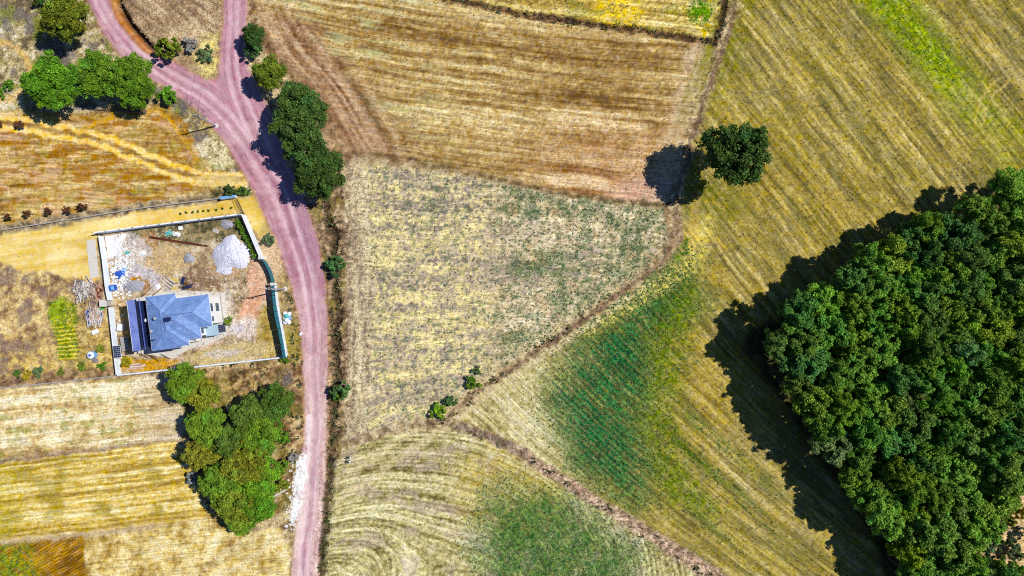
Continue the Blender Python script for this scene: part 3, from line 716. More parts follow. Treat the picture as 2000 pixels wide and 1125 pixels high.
def plain(name, rgb, rough=0.8, var=0.25, scale=3.0, metal=0.0, bump=0.2, rgb2=None, spec=0.25):
    """worn paint / concrete / wood: two noise scales of tone change plus fine relief"""
    m, nt, b = nmat(name); N = nt.nodes.new; L = nt.links.new
    tc = N('ShaderNodeTexCoord'); n1 = N('ShaderNodeTexNoise'); n1.inputs['Scale'].default_value = scale; n1.inputs['Detail'].default_value = 5; n1.inputs['Roughness'].default_value = 0.65
    L(tc.outputs['Object'], n1.inputs['Vector'])
    r = N('ShaderNodeMapRange'); r.inputs[1].default_value = 0.3; r.inputs[2].default_value = 0.7; L(n1.outputs['Fac'], r.inputs[0])
    mx = N('ShaderNodeMix'); mx.data_type = 'RGBA'
    c = lin(*rgb); c2 = lin(*rgb2) if rgb2 else tuple(v * (1 - var) for v in c[:3]) + (1,)
    mx.inputs[6].default_value = c2; mx.inputs[7].default_value = c; L(r.outputs[0], mx.inputs[0])
    L(mx.outputs[2], b.inputs['Base Color']); b.inputs['Roughness'].default_value = rough; b.inputs['Metallic'].default_value = metal
    b.inputs['Specular IOR Level'].default_value = spec
    if bump:
        bp = N('ShaderNodeBump'); bp.inputs['Strength'].default_value = bump; bp.inputs['Distance'].default_value = 0.05
        L(n1.outputs['Fac'], bp.inputs['Height']); L(bp.outputs[0], b.inputs['Normal'])
    return m

def ground_material():
    m, nt, b = nmat('farmland'); N = nt.nodes.new; L = nt.links.new
    def math_(op, a, bb, clamp=False):
        n = N('ShaderNodeMath'); n.operation = op; n.use_clamp = clamp
        for i, v in enumerate((a, bb)):
            if isinstance(v, (int, float)): n.inputs[i].default_value = v
            elif v is not None: L(v, n.inputs[i])
        return n.outputs[0]
    ca = N('ShaderNodeAttribute'); ca.attribute_name = 'Col'
    ra = N('ShaderNodeAttribute'); ra.attribute_name = 'rows'
    sa = N('ShaderNodeAttribute'); sa.attribute_name = 'grain'
    tc = N('ShaderNodeTexCoord')
    n1 = N('ShaderNodeTexNoise'); n1.inputs['Scale'].default_value = 2.8; n1.inputs['Detail'].default_value = 4; n1.inputs['Roughness'].default_value = 0.75
    L(tc.outputs['Object'], n1.inputs['Vector'])
    mp = N('ShaderNodeMapping'); mp.inputs['Scale'].default_value = (0.16, 2.4, 1); L(ra.outputs['Vector'], mp.inputs['Vector'])
    n2 = N('ShaderNodeTexNoise'); n2.inputs['Scale'].default_value = 1.0; n2.inputs['Detail'].default_value = 3; n2.inputs['Roughness'].default_value = 0.7
    L(mp.outputs[0], n2.inputs['Vector'])
    n3 = N('ShaderNodeTexNoise'); n3.inputs['Scale'].default_value = 0.9; n3.inputs['Detail'].default_value = 3; L(tc.outputs['Object'], n3.inputs['Vector'])
    mixn = math_('ADD', math_('MULTIPLY', n1.outputs['Fac'], 0.48), math_('MULTIPLY', n2.outputs['Fac'], 0.52))
    r = N('ShaderNodeMapRange'); r.inputs[1].default_value = 0.36; r.inputs[2].default_value = 0.64; r.inputs[3].default_value = GRAIN_LO; r.inputs[4].default_value = GRAIN_HI
    L(mixn, r.inputs[0])
    g = math_('ADD', math_('MULTIPLY', math_('SUBTRACT', r.outputs[0], 1.0), sa.outputs['Fac']), 1.0)
    vm = N('ShaderNodeVectorMath'); vm.operation = 'SCALE'; L(ca.outputs['Color'], vm.inputs[0]); L(g, vm.inputs['Scale'])
    hs = N('ShaderNodeHueSaturation'); L(vm.outputs[0], hs.inputs['Color'])
    r3 = N('ShaderNodeMapRange'); r3.inputs[1].default_value = 0.3; r3.inputs[2].default_value = 0.7; r3.inputs[3].default_value = 0.94; r3.inputs[4].default_value = 1.24
    L(n3.outputs['Fac'], r3.inputs[0]); L(r3.outputs[0], hs.inputs['Saturation'])
    L(hs.outputs[0], b.inputs['Base Color']); b.inputs['Roughness'].default_value = 0.95; b.inputs['Specular IOR Level'].default_value = 0.05
    bp = N('ShaderNodeBump'); bp.inputs['Strength'].default_value = 0.8; bp.inputs['Distance'].default_value = 0.10
    L(math_('MULTIPLY', mixn, sa.outputs['Fac']), bp.inputs['Height']); L(bp.outputs[0], b.inputs['Normal'])
    return m
GRAIN_LO, GRAIN_HI = 0.42, 1.45

def leaf_material(name, attr_only=False, transl=0.22):
    m, nt, b = nmat(name); N = nt.nodes.new; L = nt.links.new
    at_ = N('ShaderNodeAttribute'); at_.attribute_name = 'Col'
    src = at_.outputs['Color']
    if not attr_only:
        oi = N('ShaderNodeObjectInfo'); mx = N('ShaderNodeMix'); mx.data_type = 'RGBA'; mx.blend_type = 'MULTIPLY'; mx.inputs[0].default_value = 1
        L(oi.outputs['Color'], mx.inputs[6]); L(src, mx.inputs[7]); src = mx.outputs[2]
    L(src, b.inputs['Base Color']); b.inputs['Roughness'].default_value = 0.6; b.inputs['Specular IOR Level'].default_value = 0.12
    tr = N('ShaderNodeBsdfTranslucent'); L(src, tr.inputs['Color'])
    ms = N('ShaderNodeMixShader'); ms.inputs[0].default_value = transl
    L(b.outputs[0], ms.inputs[1]); L(tr.outputs[0], ms.inputs[2])
    L(ms.outputs[0], nt.nodes['Material Output'].inputs[0])
    return m

M = {}
M['ground'] = ground_material()
M['leaf'] = leaf_material('foliage')
M['tuft'] = leaf_material('field_leaves', True, 0.15)
M['bark'] = plain('bark', (92,74,58), 0.9, 0.4, 6, bump=0.6)
M['white'] = plain('white_render', (232,230,224), 0.85, 0.10, 1.2)
M['wallwhite'] = plain('wall_whitewash', (238,236,230), 0.85, 0.12, 0.8)
M['teal'] = plain('teal_sheet', (18,96,112), 0.5, 0.3, 1.5, spec=0.4)
M['roof'] = plain('slate_blue_roof', (104,128,178), 0.45, 0.22, 0.9, bump=0.08, spec=0.4)
M['roof2'] = plain('violet_blue_sheet', (96,108,176), 0.45, 0.18, 0.9, bump=0.06, spec=0.4)
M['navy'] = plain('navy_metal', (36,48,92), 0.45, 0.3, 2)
M['dark'] = plain('dark_metal', (34,34,40), 0.5, 0.3, 3, spec=0.4)
M['rust'] = plain('rusty_steel', (118,58,40), 0.85, 0.45, 5)
M['glass'] = plain('window_glass', (40,84,110), 0.12, 0.2, 0.5, bump=0, spec=0.6)
M['frame'] = plain('window_frame', (226,228,230), 0.5, 0.06, 2, bump=0)
M['conc'] = plain('concrete', (176,172,166), 0.9, 0.25, 2.5)
M['concl'] = plain('pale_concrete', (214,208,198), 0.9, 0.2, 2.5)
M['gravel'] = plain('white_gravel', (232,232,238), 0.95, 0.32, 4.0, bump=0.8, rgb2=(182,182,204))
M['gravelg'] = plain('grey_gravel', (176,176,184), 0.95, 0.4, 5.0, bump=0.8)
M['wood'] = plain('weathered_timber', (188,168,150), 0.9, 0.35, 3)
M['woodp'] = plain('pinkish_timber', (200,160,136), 0.9, 0.35, 3)
M['woodw'] = plain('bleached_timber', (222,216,208), 0.9, 0.3, 3)
M['woodg'] = plain('grey_timber', (140,134,136), 0.9, 0.35, 3)
M['blue'] = plain('blue_tarp', (40,96,196), 0.5, 0.3, 2.5, bump=0.5)
M['bluel'] = plain('pale_blue_plastic', (122,176,226), 0.4, 0.2, 2, bump=0.1)
M['tealp'] = plain('teal_plastic', (96,190,186), 0.5, 0.3, 2.5)
M['green'] = plain('green_plastic', (40,190,40), 0.45, 0.2, 3)
M['yellow'] = plain('yellow_board', (226,204,96), 0.8, 0.2, 4)
M['bag'] = plain('white_bag', (236,238,240), 0.6, 0.14, 5, bump=0.5)
M['solar'] = plain('dark_panel', (28,44,84), 0.25, 0.3, 3, bump=0, spec=0.5)
M['canopy'] = plain('pale_blue_sheet', (164,190,206), 0.5, 0.15, 1.5)
M['deadwood'] = plain('dead_wood', (112,94,78), 0.95, 0.4, 4, bump=0.6)
M['twig'] = plain('grey_twigs', (150,140,136), 0.95, 0.35, 5)
M['brownleaf'] = plain('brown_twigs', (96,56,34), 0.95, 0.4, 6)

# ------------------------------------------------------------------ the land
STEP = 2.5
gx = np.arange(-160, 2160 + STEP, STEP, dtype=np.float32); gy = np.arange(-140, 1265 + STEP, STEP, dtype=np.float32)
GX, GY = np.meshgrid(gx, gy); NX, NY = len(gx), len(gy)
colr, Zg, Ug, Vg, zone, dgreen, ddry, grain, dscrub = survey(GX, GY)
Zg = np.clip(Zg, -1.6, 0.25)
P3 = np.stack([(GX - 1000) * 0.1, (562.5 - GY) * 0.1, Zg], -1).reshape(-1, 3)
idx = np.arange(NX * NY).reshape(NY, NX)
quads = np.stack([idx[1:, :-1], idx[1:, 1:], idx[:-1, 1:], idx[:-1, :-1]], -1).reshape(-1, 4)
qz = zone[:-1, :-1].reshape(-1)
rows_attr = np.stack([Ug * 0.1, Vg * 0.1, np.zeros_like(Ug)], -1).reshape(-1, 3)
flatc = np.clip(colr.reshape(-1, 3), 0.004, 0.86)
flatg = grain.reshape(-1)
GROUND_LABELS = {
 'ground': 'dry bare ground between the fields', 'dirt_road': 'pink gravel road that forks in two', 'stubble_field': 'brown striped stubble field', 'weedy_field': 'pale weedy field in the middle',
 'crop_field': 'large olive and gold striped field', 'arc_field': 'pale field with curved rows', 'straw_field': 'pale straw-coloured field', 'mown_field': 'yellow mown field with curved track',
 'driveway': 'yellow sand driveway', 'yard': 'bare yard around the house', 'rough_grass': 'rough dry grass beside the roads', 'roadside_ditch': 'dark ditch beside the road', 'farm_track': 'rutted farm tracks',
 'woodland_floor': 'shaded floor of the wood', 'upper_field': 'straw field along the top edge', 'golden_field': 'golden striped field', 'pale_field': 'pale dry strip', 'ploughed_field': 'brown ploughed corner', 'garden_bed': 'yellow-green garden rows'}
for zi, zname in enumerate(ZN):
    q = quads[qz == zi]
    if not len(q): continue
    used = np.unique(q); remap = np.zeros(NX * NY, np.int32); remap[used] = np.arange(len(used))
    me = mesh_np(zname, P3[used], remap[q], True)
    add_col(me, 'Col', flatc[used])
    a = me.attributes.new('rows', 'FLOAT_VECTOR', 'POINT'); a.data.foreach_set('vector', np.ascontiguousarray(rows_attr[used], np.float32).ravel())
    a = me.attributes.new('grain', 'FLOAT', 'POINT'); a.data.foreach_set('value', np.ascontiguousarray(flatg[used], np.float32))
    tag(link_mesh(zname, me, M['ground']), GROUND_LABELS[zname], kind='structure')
# farmland beyond, out to the horizon
mb = MB(); x0, x1 = (gx[0] - 1000) * .1, (gx[-1] - 1000) * .1; y1, y0 = (562.5 - gy[0]) * .1, (562.5 - gy[-1]) * .1; B = 2500
o_ = [(-B, -B), (B, -B), (B, B), (-B, B)]; i_ = [(x0, y0), (x1, y0), (x1, y1), (x0, y1)]
mb.add([(p[0], p[1], -0.02) for p in o_ + i_], [(0, 1, 5, 4), (1, 2, 6, 5), (2, 3, 7, 6), (3, 0, 4, 7)])
tag(mb.build('surrounding_farmland', plain('far_fields', (186,164,104), 0.95, 0.4, 0.02, rgb2=(140,128,66))), 'dry farmland beyond', kind='structure')

def gz(px, py):
    i = int(round((py - gy[0]) / STEP)); j = int(round((px - gx[0]) / STEP))
    return float(Zg[min(max(i, 0), NY - 1), min(max(j, 0), NX - 1)])

# ------------------------------------------------------------------ trees
def crown_arrays(seed, Rr, Rz, cz, nclump, nleaf, leaf, ragged=0.35):
    g = np.random.default_rng(seed)
    # clump centres through the crown, mostly towards its outside
    d = g.normal(size=(nclump, 3)); d[:, 2] = np.abs(d[:, 2]) * 0.9 - 0.25; d /= np.linalg.norm(d, axis=1)[:, None]
    rad = g.uniform(0.45, 0.86, nclump) ** 0.8
    C = d * rad[:, None] * np.array([Rr, Rr, Rz])
    C[: nclump // 6] *= 0.35
    k6 = nclump - nclump // 6; C[k6:] *= (g.uniform(0.88, 1.0, nclump - k6) / rad[k6:])[:, None] * np.array([1, 1, .9])
    # each bough carries several small sprays
    sub = 4
    off = g.normal(size=(nclump * sub, 3)); off /= np.linalg.norm(off, axis=1)[:, None]
    br_ = np.repeat(Rr * g.uniform(0.14, 0.27, nclump), sub)
    hueb = np.repeat(g.normal(0, 0.06, nclump), sub); tintb = np.repeat(g.uniform(0.8, 1.2, nclump), sub)
    C = np.repeat(C, sub, 0) + off * br_[:, None]; nclump *= sub
    cr = br_ * g.uniform(0.55, 0.85, nclump)
    tint = tintb * g.uniform(0.7, 1.3, nclump); hue = hueb + g.normal(0, 0.05, nclump)
    w = cr ** 2; w /= w.sum()
    k = g.choice(nclump, int(nleaf * 1.7), p=w)
    n = g.normal(size=(len(k), 3)); n[:, 2] += 0.35; n /= np.linalg.norm(n, axis=1)[:, None]
    p = C[k] + n * (cr[k] * g.uniform(0.45, 1.12 + ragged * 0.3, len(k)))[:, None]
    keep = np.ones(len(k), bool)
    for j in range(nclump):
        dj = np.linalg.norm((p - C[j]) * np.array([1, 1, 1]), axis=1)
        keep &= (dj > cr[j] * 0.5) | (k == j)
    p, n, k = p[keep][:nleaf], n[keep][:nleaf], k[keep][:nleaf]
    m = len(p)
    nn = n * 0.5 + g.normal(size=(m, 3)) * 0.55; nn[:, 2] += 0.3; nn /= np.linalg.norm(nn, axis=1)[:, None]
    a = np.cross(nn, g.normal(size=(m, 3))); a /= np.linalg.norm(a, axis=1)[:, None]; b = np.cross(nn, a)
    s = leaf * g.uniform(0.6, 1.25, m)[:, None]
    v = np.stack([p - a * s * 0.62, p - b * s * 0.40 + nn * s * 0.10, p + a * s * 0.62, p + b * s * 0.40 + nn * s * 0.10], 1)
    v[..., 2] += cz
    br = tint[k] * g.uniform(0.55, 1.5, m)
    c = np.stack([br * (1 + hue[k]), br, br * (1 - hue[k])], -1)
    return v.reshape(-1, 3), np.arange(m * 4).reshape(m, 4), np.repeat(c, 4, 0)

def crown_mesh(name, *a, **kw):
    v, f, c = crown_arrays(*a, **kw); me = mesh_np(name, v, f); add_col(me, 'Col', np.clip(c, 0, 3)); me.materials.append(M['leaf']); return me

def trunk_mesh(name, seed, h, r, spread, nlimb=6):
    g = random.Random(seed); mb = MB(); lean = Vector((g.uniform(-.3, .3), g.uniform(-.3, .3), 0)) * spread * 0.3
    pts = [Vector((0, 0, -0.4)), Vector((0, 0, 0.1 * h)) + lean * .1, Vector((0, 0, 0.4 * h)) + lean * .5, Vector((0, 0, 0.75 * h)) + lean]
    mb.tube(pts, [r * 1.35, r, r * 0.8, r * 0.3], 8)
    for k in range(nlimb):
        t = g.uniform(0.3, 0.65); a = k * 2 * math.pi / nlimb + g.uniform(-.4, .4); b = Vector((0, 0, t * h)) + lean * t
        e = b + Vector((math.cos(a) * spread * g.uniform(.5, .8), math.sin(a) * spread * g.uniform(.5, .8), h * g.uniform(.12, .3)))
        mb.tube([b, (b + e) / 2 + Vector((0, 0, .1 * h * g.random())), e], [r * .5, r * .3, r * .1], 6)
    me = bpy.data.meshes.new(name); me.from_pydata(mb.v, [], mb.f); me.update(); me.materials.append(M['bark']); return me

# prototypes are stored only as mesh data: radius 4 (broad), 2.6 (small), 1 (bush); unit heights below
BIG = [(crown_mesh('broad_crown', s, 4.0, 3.6, 7.2, 56, 17000, 0.33), trunk_mesh('broad_trunk', s, 11.0, 0.32, 3.2)) for s in (1, 2, 3, 4)]
WOODP = [(crown_mesh('wood_crown', s, 3.2, 4.4, 9.0, 54, 14000, 0.31), trunk_mesh('wood_trunk', s, 13.0, 0.24, 2.4)) for s in (11, 12, 13, 14, 15)]
BUSH = [(crown_mesh('bush_crown', s, 1.0, 0.9, 0.95, 12, 1500, 0.20), trunk_mesh('bush_stem', s, 1.5, 0.06, 0.8, 5)) for s in (21, 22, 23)]

GREEN = {'bright': (0.130, 0.275, 0.016), 'mid': (0.150, 0.265, 0.020), 'deep': (0.100, 0.185, 0.026), 'dark': (0.078, 0.140, 0.026), 'olive': (0.205, 0.250, 0.020), 'yellow': (0.32, 0.28, 0.015),
         'lime': (0.23, 0.36, 0.015), 'rust': (0.215, 0.235, 0.02), 'teal': (0.075, 0.175, 0.046), 'grey': (0.36, 0.34, 0.31), 'brown': (0.15, 0.07, 0.035), 'sage': (0.145, 0.215, 0.080),
         'w1': (0.148, 0.305, 0.036), 'w2': (0.178, 0.345, 0.034), 'w3': (0.118, 0.250, 0.044), 'w4': (0.220, 0.375, 0.028), 'w5': (0.185, 0.315, 0.085)}

def plant(name, kind, px, py, r_px, height, hue, label, cat='tree', group=None, crown='crown', stem='trunk', i=None, jit=0.12):
    protos = {'big': BIG, 'wood': WOODP, 'bush': BUSH}[kind]
    base_r, base_h, base_c = {'big': (4.0, 10.8, 7.2), 'wood': (3.2, 13.4, 9.0), 'bush': (1.0, 1.85, 0.95)}[kind]
    cz = base_c / base_h * height
    r = r_px * 0.1 * (1 - cz / H)
    p = at(px, py, cz); gpx, gpy = p.x * 10 + 1000, 562.5 - p.y * 10
    root = empty(name, (p.x, p.y, gz(gpx, gpy)), rng.uniform(0, 6.28))
    cm, tm = protos[(i if i is not None else rng.randrange(99)) % len(protos)]
    c = link_mesh(crown, cm, None, root); t = link_mesh(stem, tm, None, root)
    s = r / base_r; c.scale = t.scale = (s * rng.uniform(.94, 1.06), s * rng.uniform(.94, 1.06), height / base_h)
    k = rng.uniform(1 - jit, 1 + jit); col = GREEN[hue] if isinstance(hue, str) else hue
    c.color = (col[0] * k * rng.uniform(1 - jit, 1 + jit), col[1] * k, col[2] * k * rng.uniform(1 - jit, 1 + jit), 1)
    tag(root, label, cat, group)
    return root

# trees along the road fork (north-west)
G1 = 'trees around the road fork'
plant('broadleaf_tree', 'big', 128, 34, 43, 8.5, 'olive', 'olive-yellow tree beside the top of the western pink road', group=G1, i=0)
plant('broadleaf_tree', 'big', 103, 160, 52, 9.0, 'bright', 'large round bright green tree, westernmost of the three in a row', group=G1, i=1)
plant('broadleaf_tree', 'big', 193, 147, 43, 7.5, 'bright', 'bright green tree, middle one of the row of three', group=G1, i=2)
plant('broadleaf_tree', 'big', 256, 160, 44, 7.0, 'bright', 'bright green tree, eastern one of the row of three', group=G1, i=3)
plant('roadside_bush', 'bush', 326, 188, 19, 3.2, 'bright', 'small bright green bush at the road side, east end of the tree row', 'bush', i=0)
plant('roadside_bush', 'bush', 331, 97, 23, 4.6, 'olive', 'olive bush in the wedge between the forking roads', 'bush', i=1)
plant('dry_bush', 'bush', 369, 86, 15, 2.2, 'grey', 'grey leafless bush in the wedge between the forking roads', 'bush', i=2)
plant('roadside_bush', 'bush', 400, 104, 16, 1.8, 'sage', 'low pale green bush near the tip of the road wedge', 'bush', i=0)
plant('roadside_bush', 'bush', 17, 166, 11, 1.4, 'bright', 'small green bush west of the row of three trees, upper of two', 'bush', i=1)
plant('roadside_bush', 'bush', 2, 183, 10, 1.4, 'bright', 'small green bush at the left photo border below another', 'bush', i=2)
plant('roadside_bush', 'bush', 75, 4, 12, 2.5, 'dark', 'dark bush at the top border beside the olive-yellow tree', 'bush', i=2)
plant('broadleaf_tree', 'big', 495, 70, 20, 5.0, 'dark', 'small dark tree, northernmost on the east side of the road', group=G1, i=0)
plant('roadside_bush', 'bush', 497, 99, 16, 3.6, 'teal', 'dark bluish bush just south of the northernmost roadside tree', 'bush', i=1)
plant('broadleaf_tree', 'big', 528, 142, 31, 6.6, 'olive', 'olive green tree on the east roadside, north of the largest crowns', group=G1, i=1)
plant('broadleaf_tree', 'big', 588, 212, 47, 9.5, 'dark', 'large dark green tree east of the road fork, northern of the two biggest', group=G1, i=2)
plant('broadleaf_tree', 'big', 586, 262, 47, 9.5, 'dark', 'large dark green tree east of the road fork, southern of the two biggest', group=G1, i=3)
plant('broadleaf_tree', 'big', 625, 336, 46, 8.0, 'dark', 'dark green tree at the south end of the roadside row', group=G1, i=0)
plant('lone_tree', 'big', 1436, 297, 57, 14.5, 'dark', 'lone dark green tree standing on the field boundary with long shadow', i=2)
plant('ditch_bush', 'bush', 656, 520, 20, 3.6, 'teal', 'dark green bush in the roadside ditch beside the weedy field', 'bush', i=0)
plant('ditch_bush', 'bush', 668, 764, 19, 3.4, 'teal', 'dark bluish green bush by the lower road, larger of a pair', 'bush', i=1)
plant('ditch_bush', 'bush', 656, 772, 11, 2.8, 'lime', 'light green bush against the dark one by the lower road', 'bush', i=2)
plant('track_bush', 'bush', 856, 805, 17, 1.8, 'lime', 'yellow-green bush on the diagonal track, lowest of the group', 'bush', i=0)
plant('track_bush', 'bush', 880, 783, 13, 1.8, 'teal', 'small dark green bush on the diagonal track, middle of the group', 'bush', i=1)
plant('track_bush', 'bush', 926, 747, 15, 1.8, 'bright', 'green bush on the diagonal track, uppermost of the group', 'bush', i=2)
plant('track_bush', 'bush', 931, 722, 9, 1.2, 'sage', 'faint sage bush above the uppermost track bush', 'bush', i=2)
# grove south of the walled plot
G2 = 'trees of the grove south of the house'
GV = [(362,747,37,7.5,'mid','mid green tree touching the south wall, north-western tip of the grove'), (399,772,33,7.5,'olive','olive green tree beside the tip of the grove nearest the house'),
      (406,832,38,8,'mid','mid green tree on the west side of the grove, south of the olive one'), (397,880,33,7.5,'rust','yellowish olive tree on the grove\'s western edge'),
      (538,786,33,6.5,'deep','dark green tree at the grove\'s north-east corner near the road'), (488,808,36,7.5,'deep','dark green tree on the grove\'s north edge facing the dry clearing'),
      (508,850,38,7.5,'mid','mid green tree in the grove\'s eastern side'), (458,862,34,8,'deep','dark green tree in the middle of the grove'),
      (478,902,42,8.5,'olive','yellowish olive tree in the centre of the grove'), (430,940,37,8,'mid','mid green tree at the grove\'s south-west side'),
      (508,935,38,7,'bright','bright green tree at the grove\'s south-east side'), (462,985,38,8,'olive','olive tree near the south end of the grove'),
      (505,985,32,7,'bright','bright green tree at the south-east end of the grove'), (473,1016,26,6,'mid','small mid green tree at the southern tip of the grove')]
for k, (x, y, r, h, hu, lb) in enumerate(GV):
    plant('grove_tree', 'big', x, y, r, h, tuple(v * 1.06 for v in GREEN[hu]), lb, group=G2, i=k)
plant('grove_bush', 'bush', 553, 854, 13, 2.6, 'bright', 'round bright green bush east of the grove, uppermost of three', 'bush', i=0)
plant('grove_bush', 'bush', 552, 911, 14, 2.6, 'mid', 'round green bush east of the grove, middle of three', 'bush', i=1)
plant('grove_bush', 'bush', 548, 943, 16, 2.2, 'olive', 'olive bush east of the grove, lowest of three beside the beam', 'bush', i=2)
plant('dry_bush', 'bush', 379, 934, 15, 2.4, 'grey', 'grey leafless bush on the grove\'s west edge', 'bush', i=0)
plant('dry_bush', 'bush', 572, 893, 10, 1.4, 'grey', 'pale grey bush at the top of the white stones by the road', 'bush', i=1)
# brown saplings in the mown field
for k, (x, y, w) in enumerate([(15,423,6.5), (55,417,6), (93,412,6.5), (132,410,7), (162,404,7.5)]):
    plant('brown_sapling', 'bush', x, y, w, 2.6, 'brown', ['small brown sapling in the row above the driveway, first from the left border', 'small brown sapling, second from the left border in the row above the driveway', 'small brown sapling, middle of the five above the driveway',
          'small brown sapling, fourth from the left border above the driveway', 'small brown sapling, easternmost of the five above the driveway'][k], 'sapling', 'row of brown saplings', i=k)
plant('brown_shrub', 'bush', 37, 243, 10, 1.6, 'brown', 'round brown shrub on the farm track below the round tree', 'shrub', i=1)
plant('brown_shrub', 'bush', -1, 241, 6, 1.4, 'brown', 'brown shrub cut by the left photo border on the farm track', 'shrub', i=2)
# garden shrubs west of the wall, hedge inside the wall, seedlings along the driveway
for x, y, r, hu, lb in [(196,682,9,'olive','small olive shrub north-east of the round blue tank'), (200,713,9,'bright','small green shrub below the pallet near the blue tank'), (160,716,9,'mid','small green shrub south-west of the blue tank'),
                        (76,727,11,'sage','low sage shrub by the low boundary wall, east of a pale one'), (52,733,10,'yellow','low yellow shrub by the low boundary wall, left one'), (118,725,8,'olive','low olive shrub by the low boundary wall below the garden rows'),
                        (34,730,9,'deep','dark low shrub by the low boundary wall near the left border'), (246,709,10,'yellow','yellow shrub in the yard\'s south-west corner'), (446,627,9,'mid','green shrub against the east wall of the house'),
                        (524,470,13,'sage','greyish weed bush between the east wall and the pink road'), (452,373,13,'dark','dark bush at the north end of the metal gate'), (478,374,11,'deep','deep green bush by the road north of the gate'),
                        (556,703,9,'mid','green bush outside the yard\'s south-east corner')]:
    plant('garden_shrub', 'bush', x, y, r, r * 0.13, hu, lb, 'shrub')
ORD = ['northernmost', 'second', 'third', 'fourth', 'fifth', 'sixth', 'seventh', 'southernmost']
for k, (x, y) in enumerate([(464,433), (470,443), (475,453), (481,463), (485,472), (490,481), (495,491), (500,500)]):
    plant('hedge_shrub', 'bush', x - 1, y, 6.0, 1.2, 'bright', ('%s green shrub in the row inside the east wall' % ORD[k]) if k in (0, 7) else '%s green shrub from the north in the row inside the east wall' % ORD[k], 'shrub', 'row of shrubs inside the east wall')
SO = ['westernmost', 'second', 'third', 'fourth', 'fifth', 'sixth', 'seventh', 'eighth', 'easternmost']
for k, (x, y) in enumerate([(352,417), (364,415), (377,414), (387,413), (397,412), (407,411), (422,410), (434,407), (452,406)]):
    plant('seedling', 'bush', x, y, 2.6, 0.45, 'deep', ('%s dark seedling in the row along the yellow driveway' % SO[k]) if k in (0, 8) else '%s dark seedling from the west along the yellow driveway' % SO[k], 'seedling', 'seedlings along the driveway')

# the dense wood
CANOPY = [(2120,330),(2000,352),(1930,372),(1880,408),(1785,438),(1700,482),(1620,548),(1535,598),(1498,648),(1512,722),(1560,792),(1602,862),(1642,912),(1682,982),(1722,1034),(1755,1092),(1775,1150),(1790,1230),(2120,1230)]
pts = []
cand = nrng.uniform([1480, 320], [2075, 1195], (9000, 2))
cs = poly_sdf(cand[:, 0], cand[:, 1], CANOPY)
for (x, y), s_ in zip(cand, cs):
    r = rng.choice([24, 27, 30, 33, 36])
    if s_ > -r * 0.45: continue
    if poly_sdf(np.array([x]), np.array([y]), [(1922,1010),(1965,968),(2120,930),(2120,1135),(1905,1118)])[0] < r * 0.55: continue
    if all((x - a) ** 2 + (y - b) ** 2 > (0.72 * (r + c)) ** 2 for a, b, c, _ in pts): pts.append((x, y, r, s_))
HUES = ['w1'] * 6 + ['w2'] * 4 + ['w3'] * 4 + ['w4'] * 4 + ['w5'] * 2 + ['w2'] * 2
TONE = {'w1': 'deep green', 'w2': 'mid green', 'w3': 'dark green', 'w4': 'fresh green', 'w5': 'pale green', 'deep': 'deep green', 'dark': 'dark green', 'mid': 'mid green', 'sage': 'pale sage green', 'teal': 'bluish green', 'olive': 'olive green', 'bright': 'bright green', 'lime': 'yellow-green', 'yellow': 'yellowing'}
edge = sorted([p for p in pts if p[3] > -p[2] * 1.15 and p[0] < 2000 and p[1] < 1125], key=lambda p: math.atan2(p[1] - 820, p[0] - 1900) % 6.2832)
edge_no = {p[:2]: n for n, p in enumerate(edge)}
wood_list = []
def ordinal(n):
    w = ['first', 'second', 'third', 'fourth', 'fifth', 'sixth', 'seventh', 'eighth', 'ninth', 'tenth', 'eleventh', 'twelfth', 'thirteenth', 'fourteenth', 'fifteenth', 'sixteenth', 'seventeenth', 'eighteenth', 'nineteenth', 'twentieth']
    return w[n - 1] if n <= 20 else 'twenty-' + w[n - 21] if n < 30 else 'thirtieth' if n == 30 else 'thirty-' + w[n - 31] if n < 40 else 'fortieth' if n == 40 else 'forty-' + w[n - 41]
for k, p in enumerate(pts):
    x, y, r, s_ = p
    hue = rng.choice(HUES)
    if math.hypot(x - 1790, y - 1060) < 30: hue = 'lime'
    h = rng.uniform(12.2, 15.2) if s_ < -60 else rng.uniform(11.5, 14)
    if p[:2] in edge_no:
        key = (0, edge_no[p[:2]])
        lb = '%s tree on the wood\'s outer edge, %s up from the bottom border' % (TONE[hue], ordinal(edge_no[p[:2]] + 1))
    else:
        ns = 'northern' if y < 560 else 'middle' if y < 830 else 'southern'
        we = 'western' if x < 1720 else 'central' if x < 1880 else 'eastern'
        lb = (TONE[hue], '%s %s part' % (ns, we))
        if x > 1985 or y > 1110: lb = (TONE[hue], 'strip at the %s border' % ('right' if x > 1985 else 'bottom'))
    wood_list.append((plant('wood_tree', 'wood', x, y, r * 1.22, h, hue, None, group='trees of the dense wood', i=k, jit=0.2), lb, x))
for t_, lb, x in wood_list:
    if isinstance(lb, str): tag(t_, lb, 'tree'); continue
    same = sorted(q[2] for q in wood_list if q[1] == lb)
    n = same.index(x)
    tag(t_, ('%s tree in the wood\'s %s' % lb) if len(same) == 1 else '%s from west of the %s trees in the wood\'s %s' % ((ordinal(n + 1),) + lb) if n else 'westernmost of the %s trees in the wood\'s %s' % lb, 'tree')
CL = [(1936,1066,17,'sage'), (1968,1016,13,'olive'), (1988,1078,19,'sage'), (1950,1100,18,'mid'), (1912,1108,14,'olive'), (1980,1114,17,'bright'), (1948,1036,10,'sage'), (1992,1000,14,'yellow'), (1968,1060,12,'sage'), (1925,1090,11,'teal'), (2010,1045,16,'mid')]
CP = ['western side', 'north-western side', 'eastern side', 'southern side', 'south-western corner', 'south-eastern corner', 'northern bare soil', 'north-eastern side, yellowish', 'very middle', 'dark one in its south-west', 'cut by the right border']
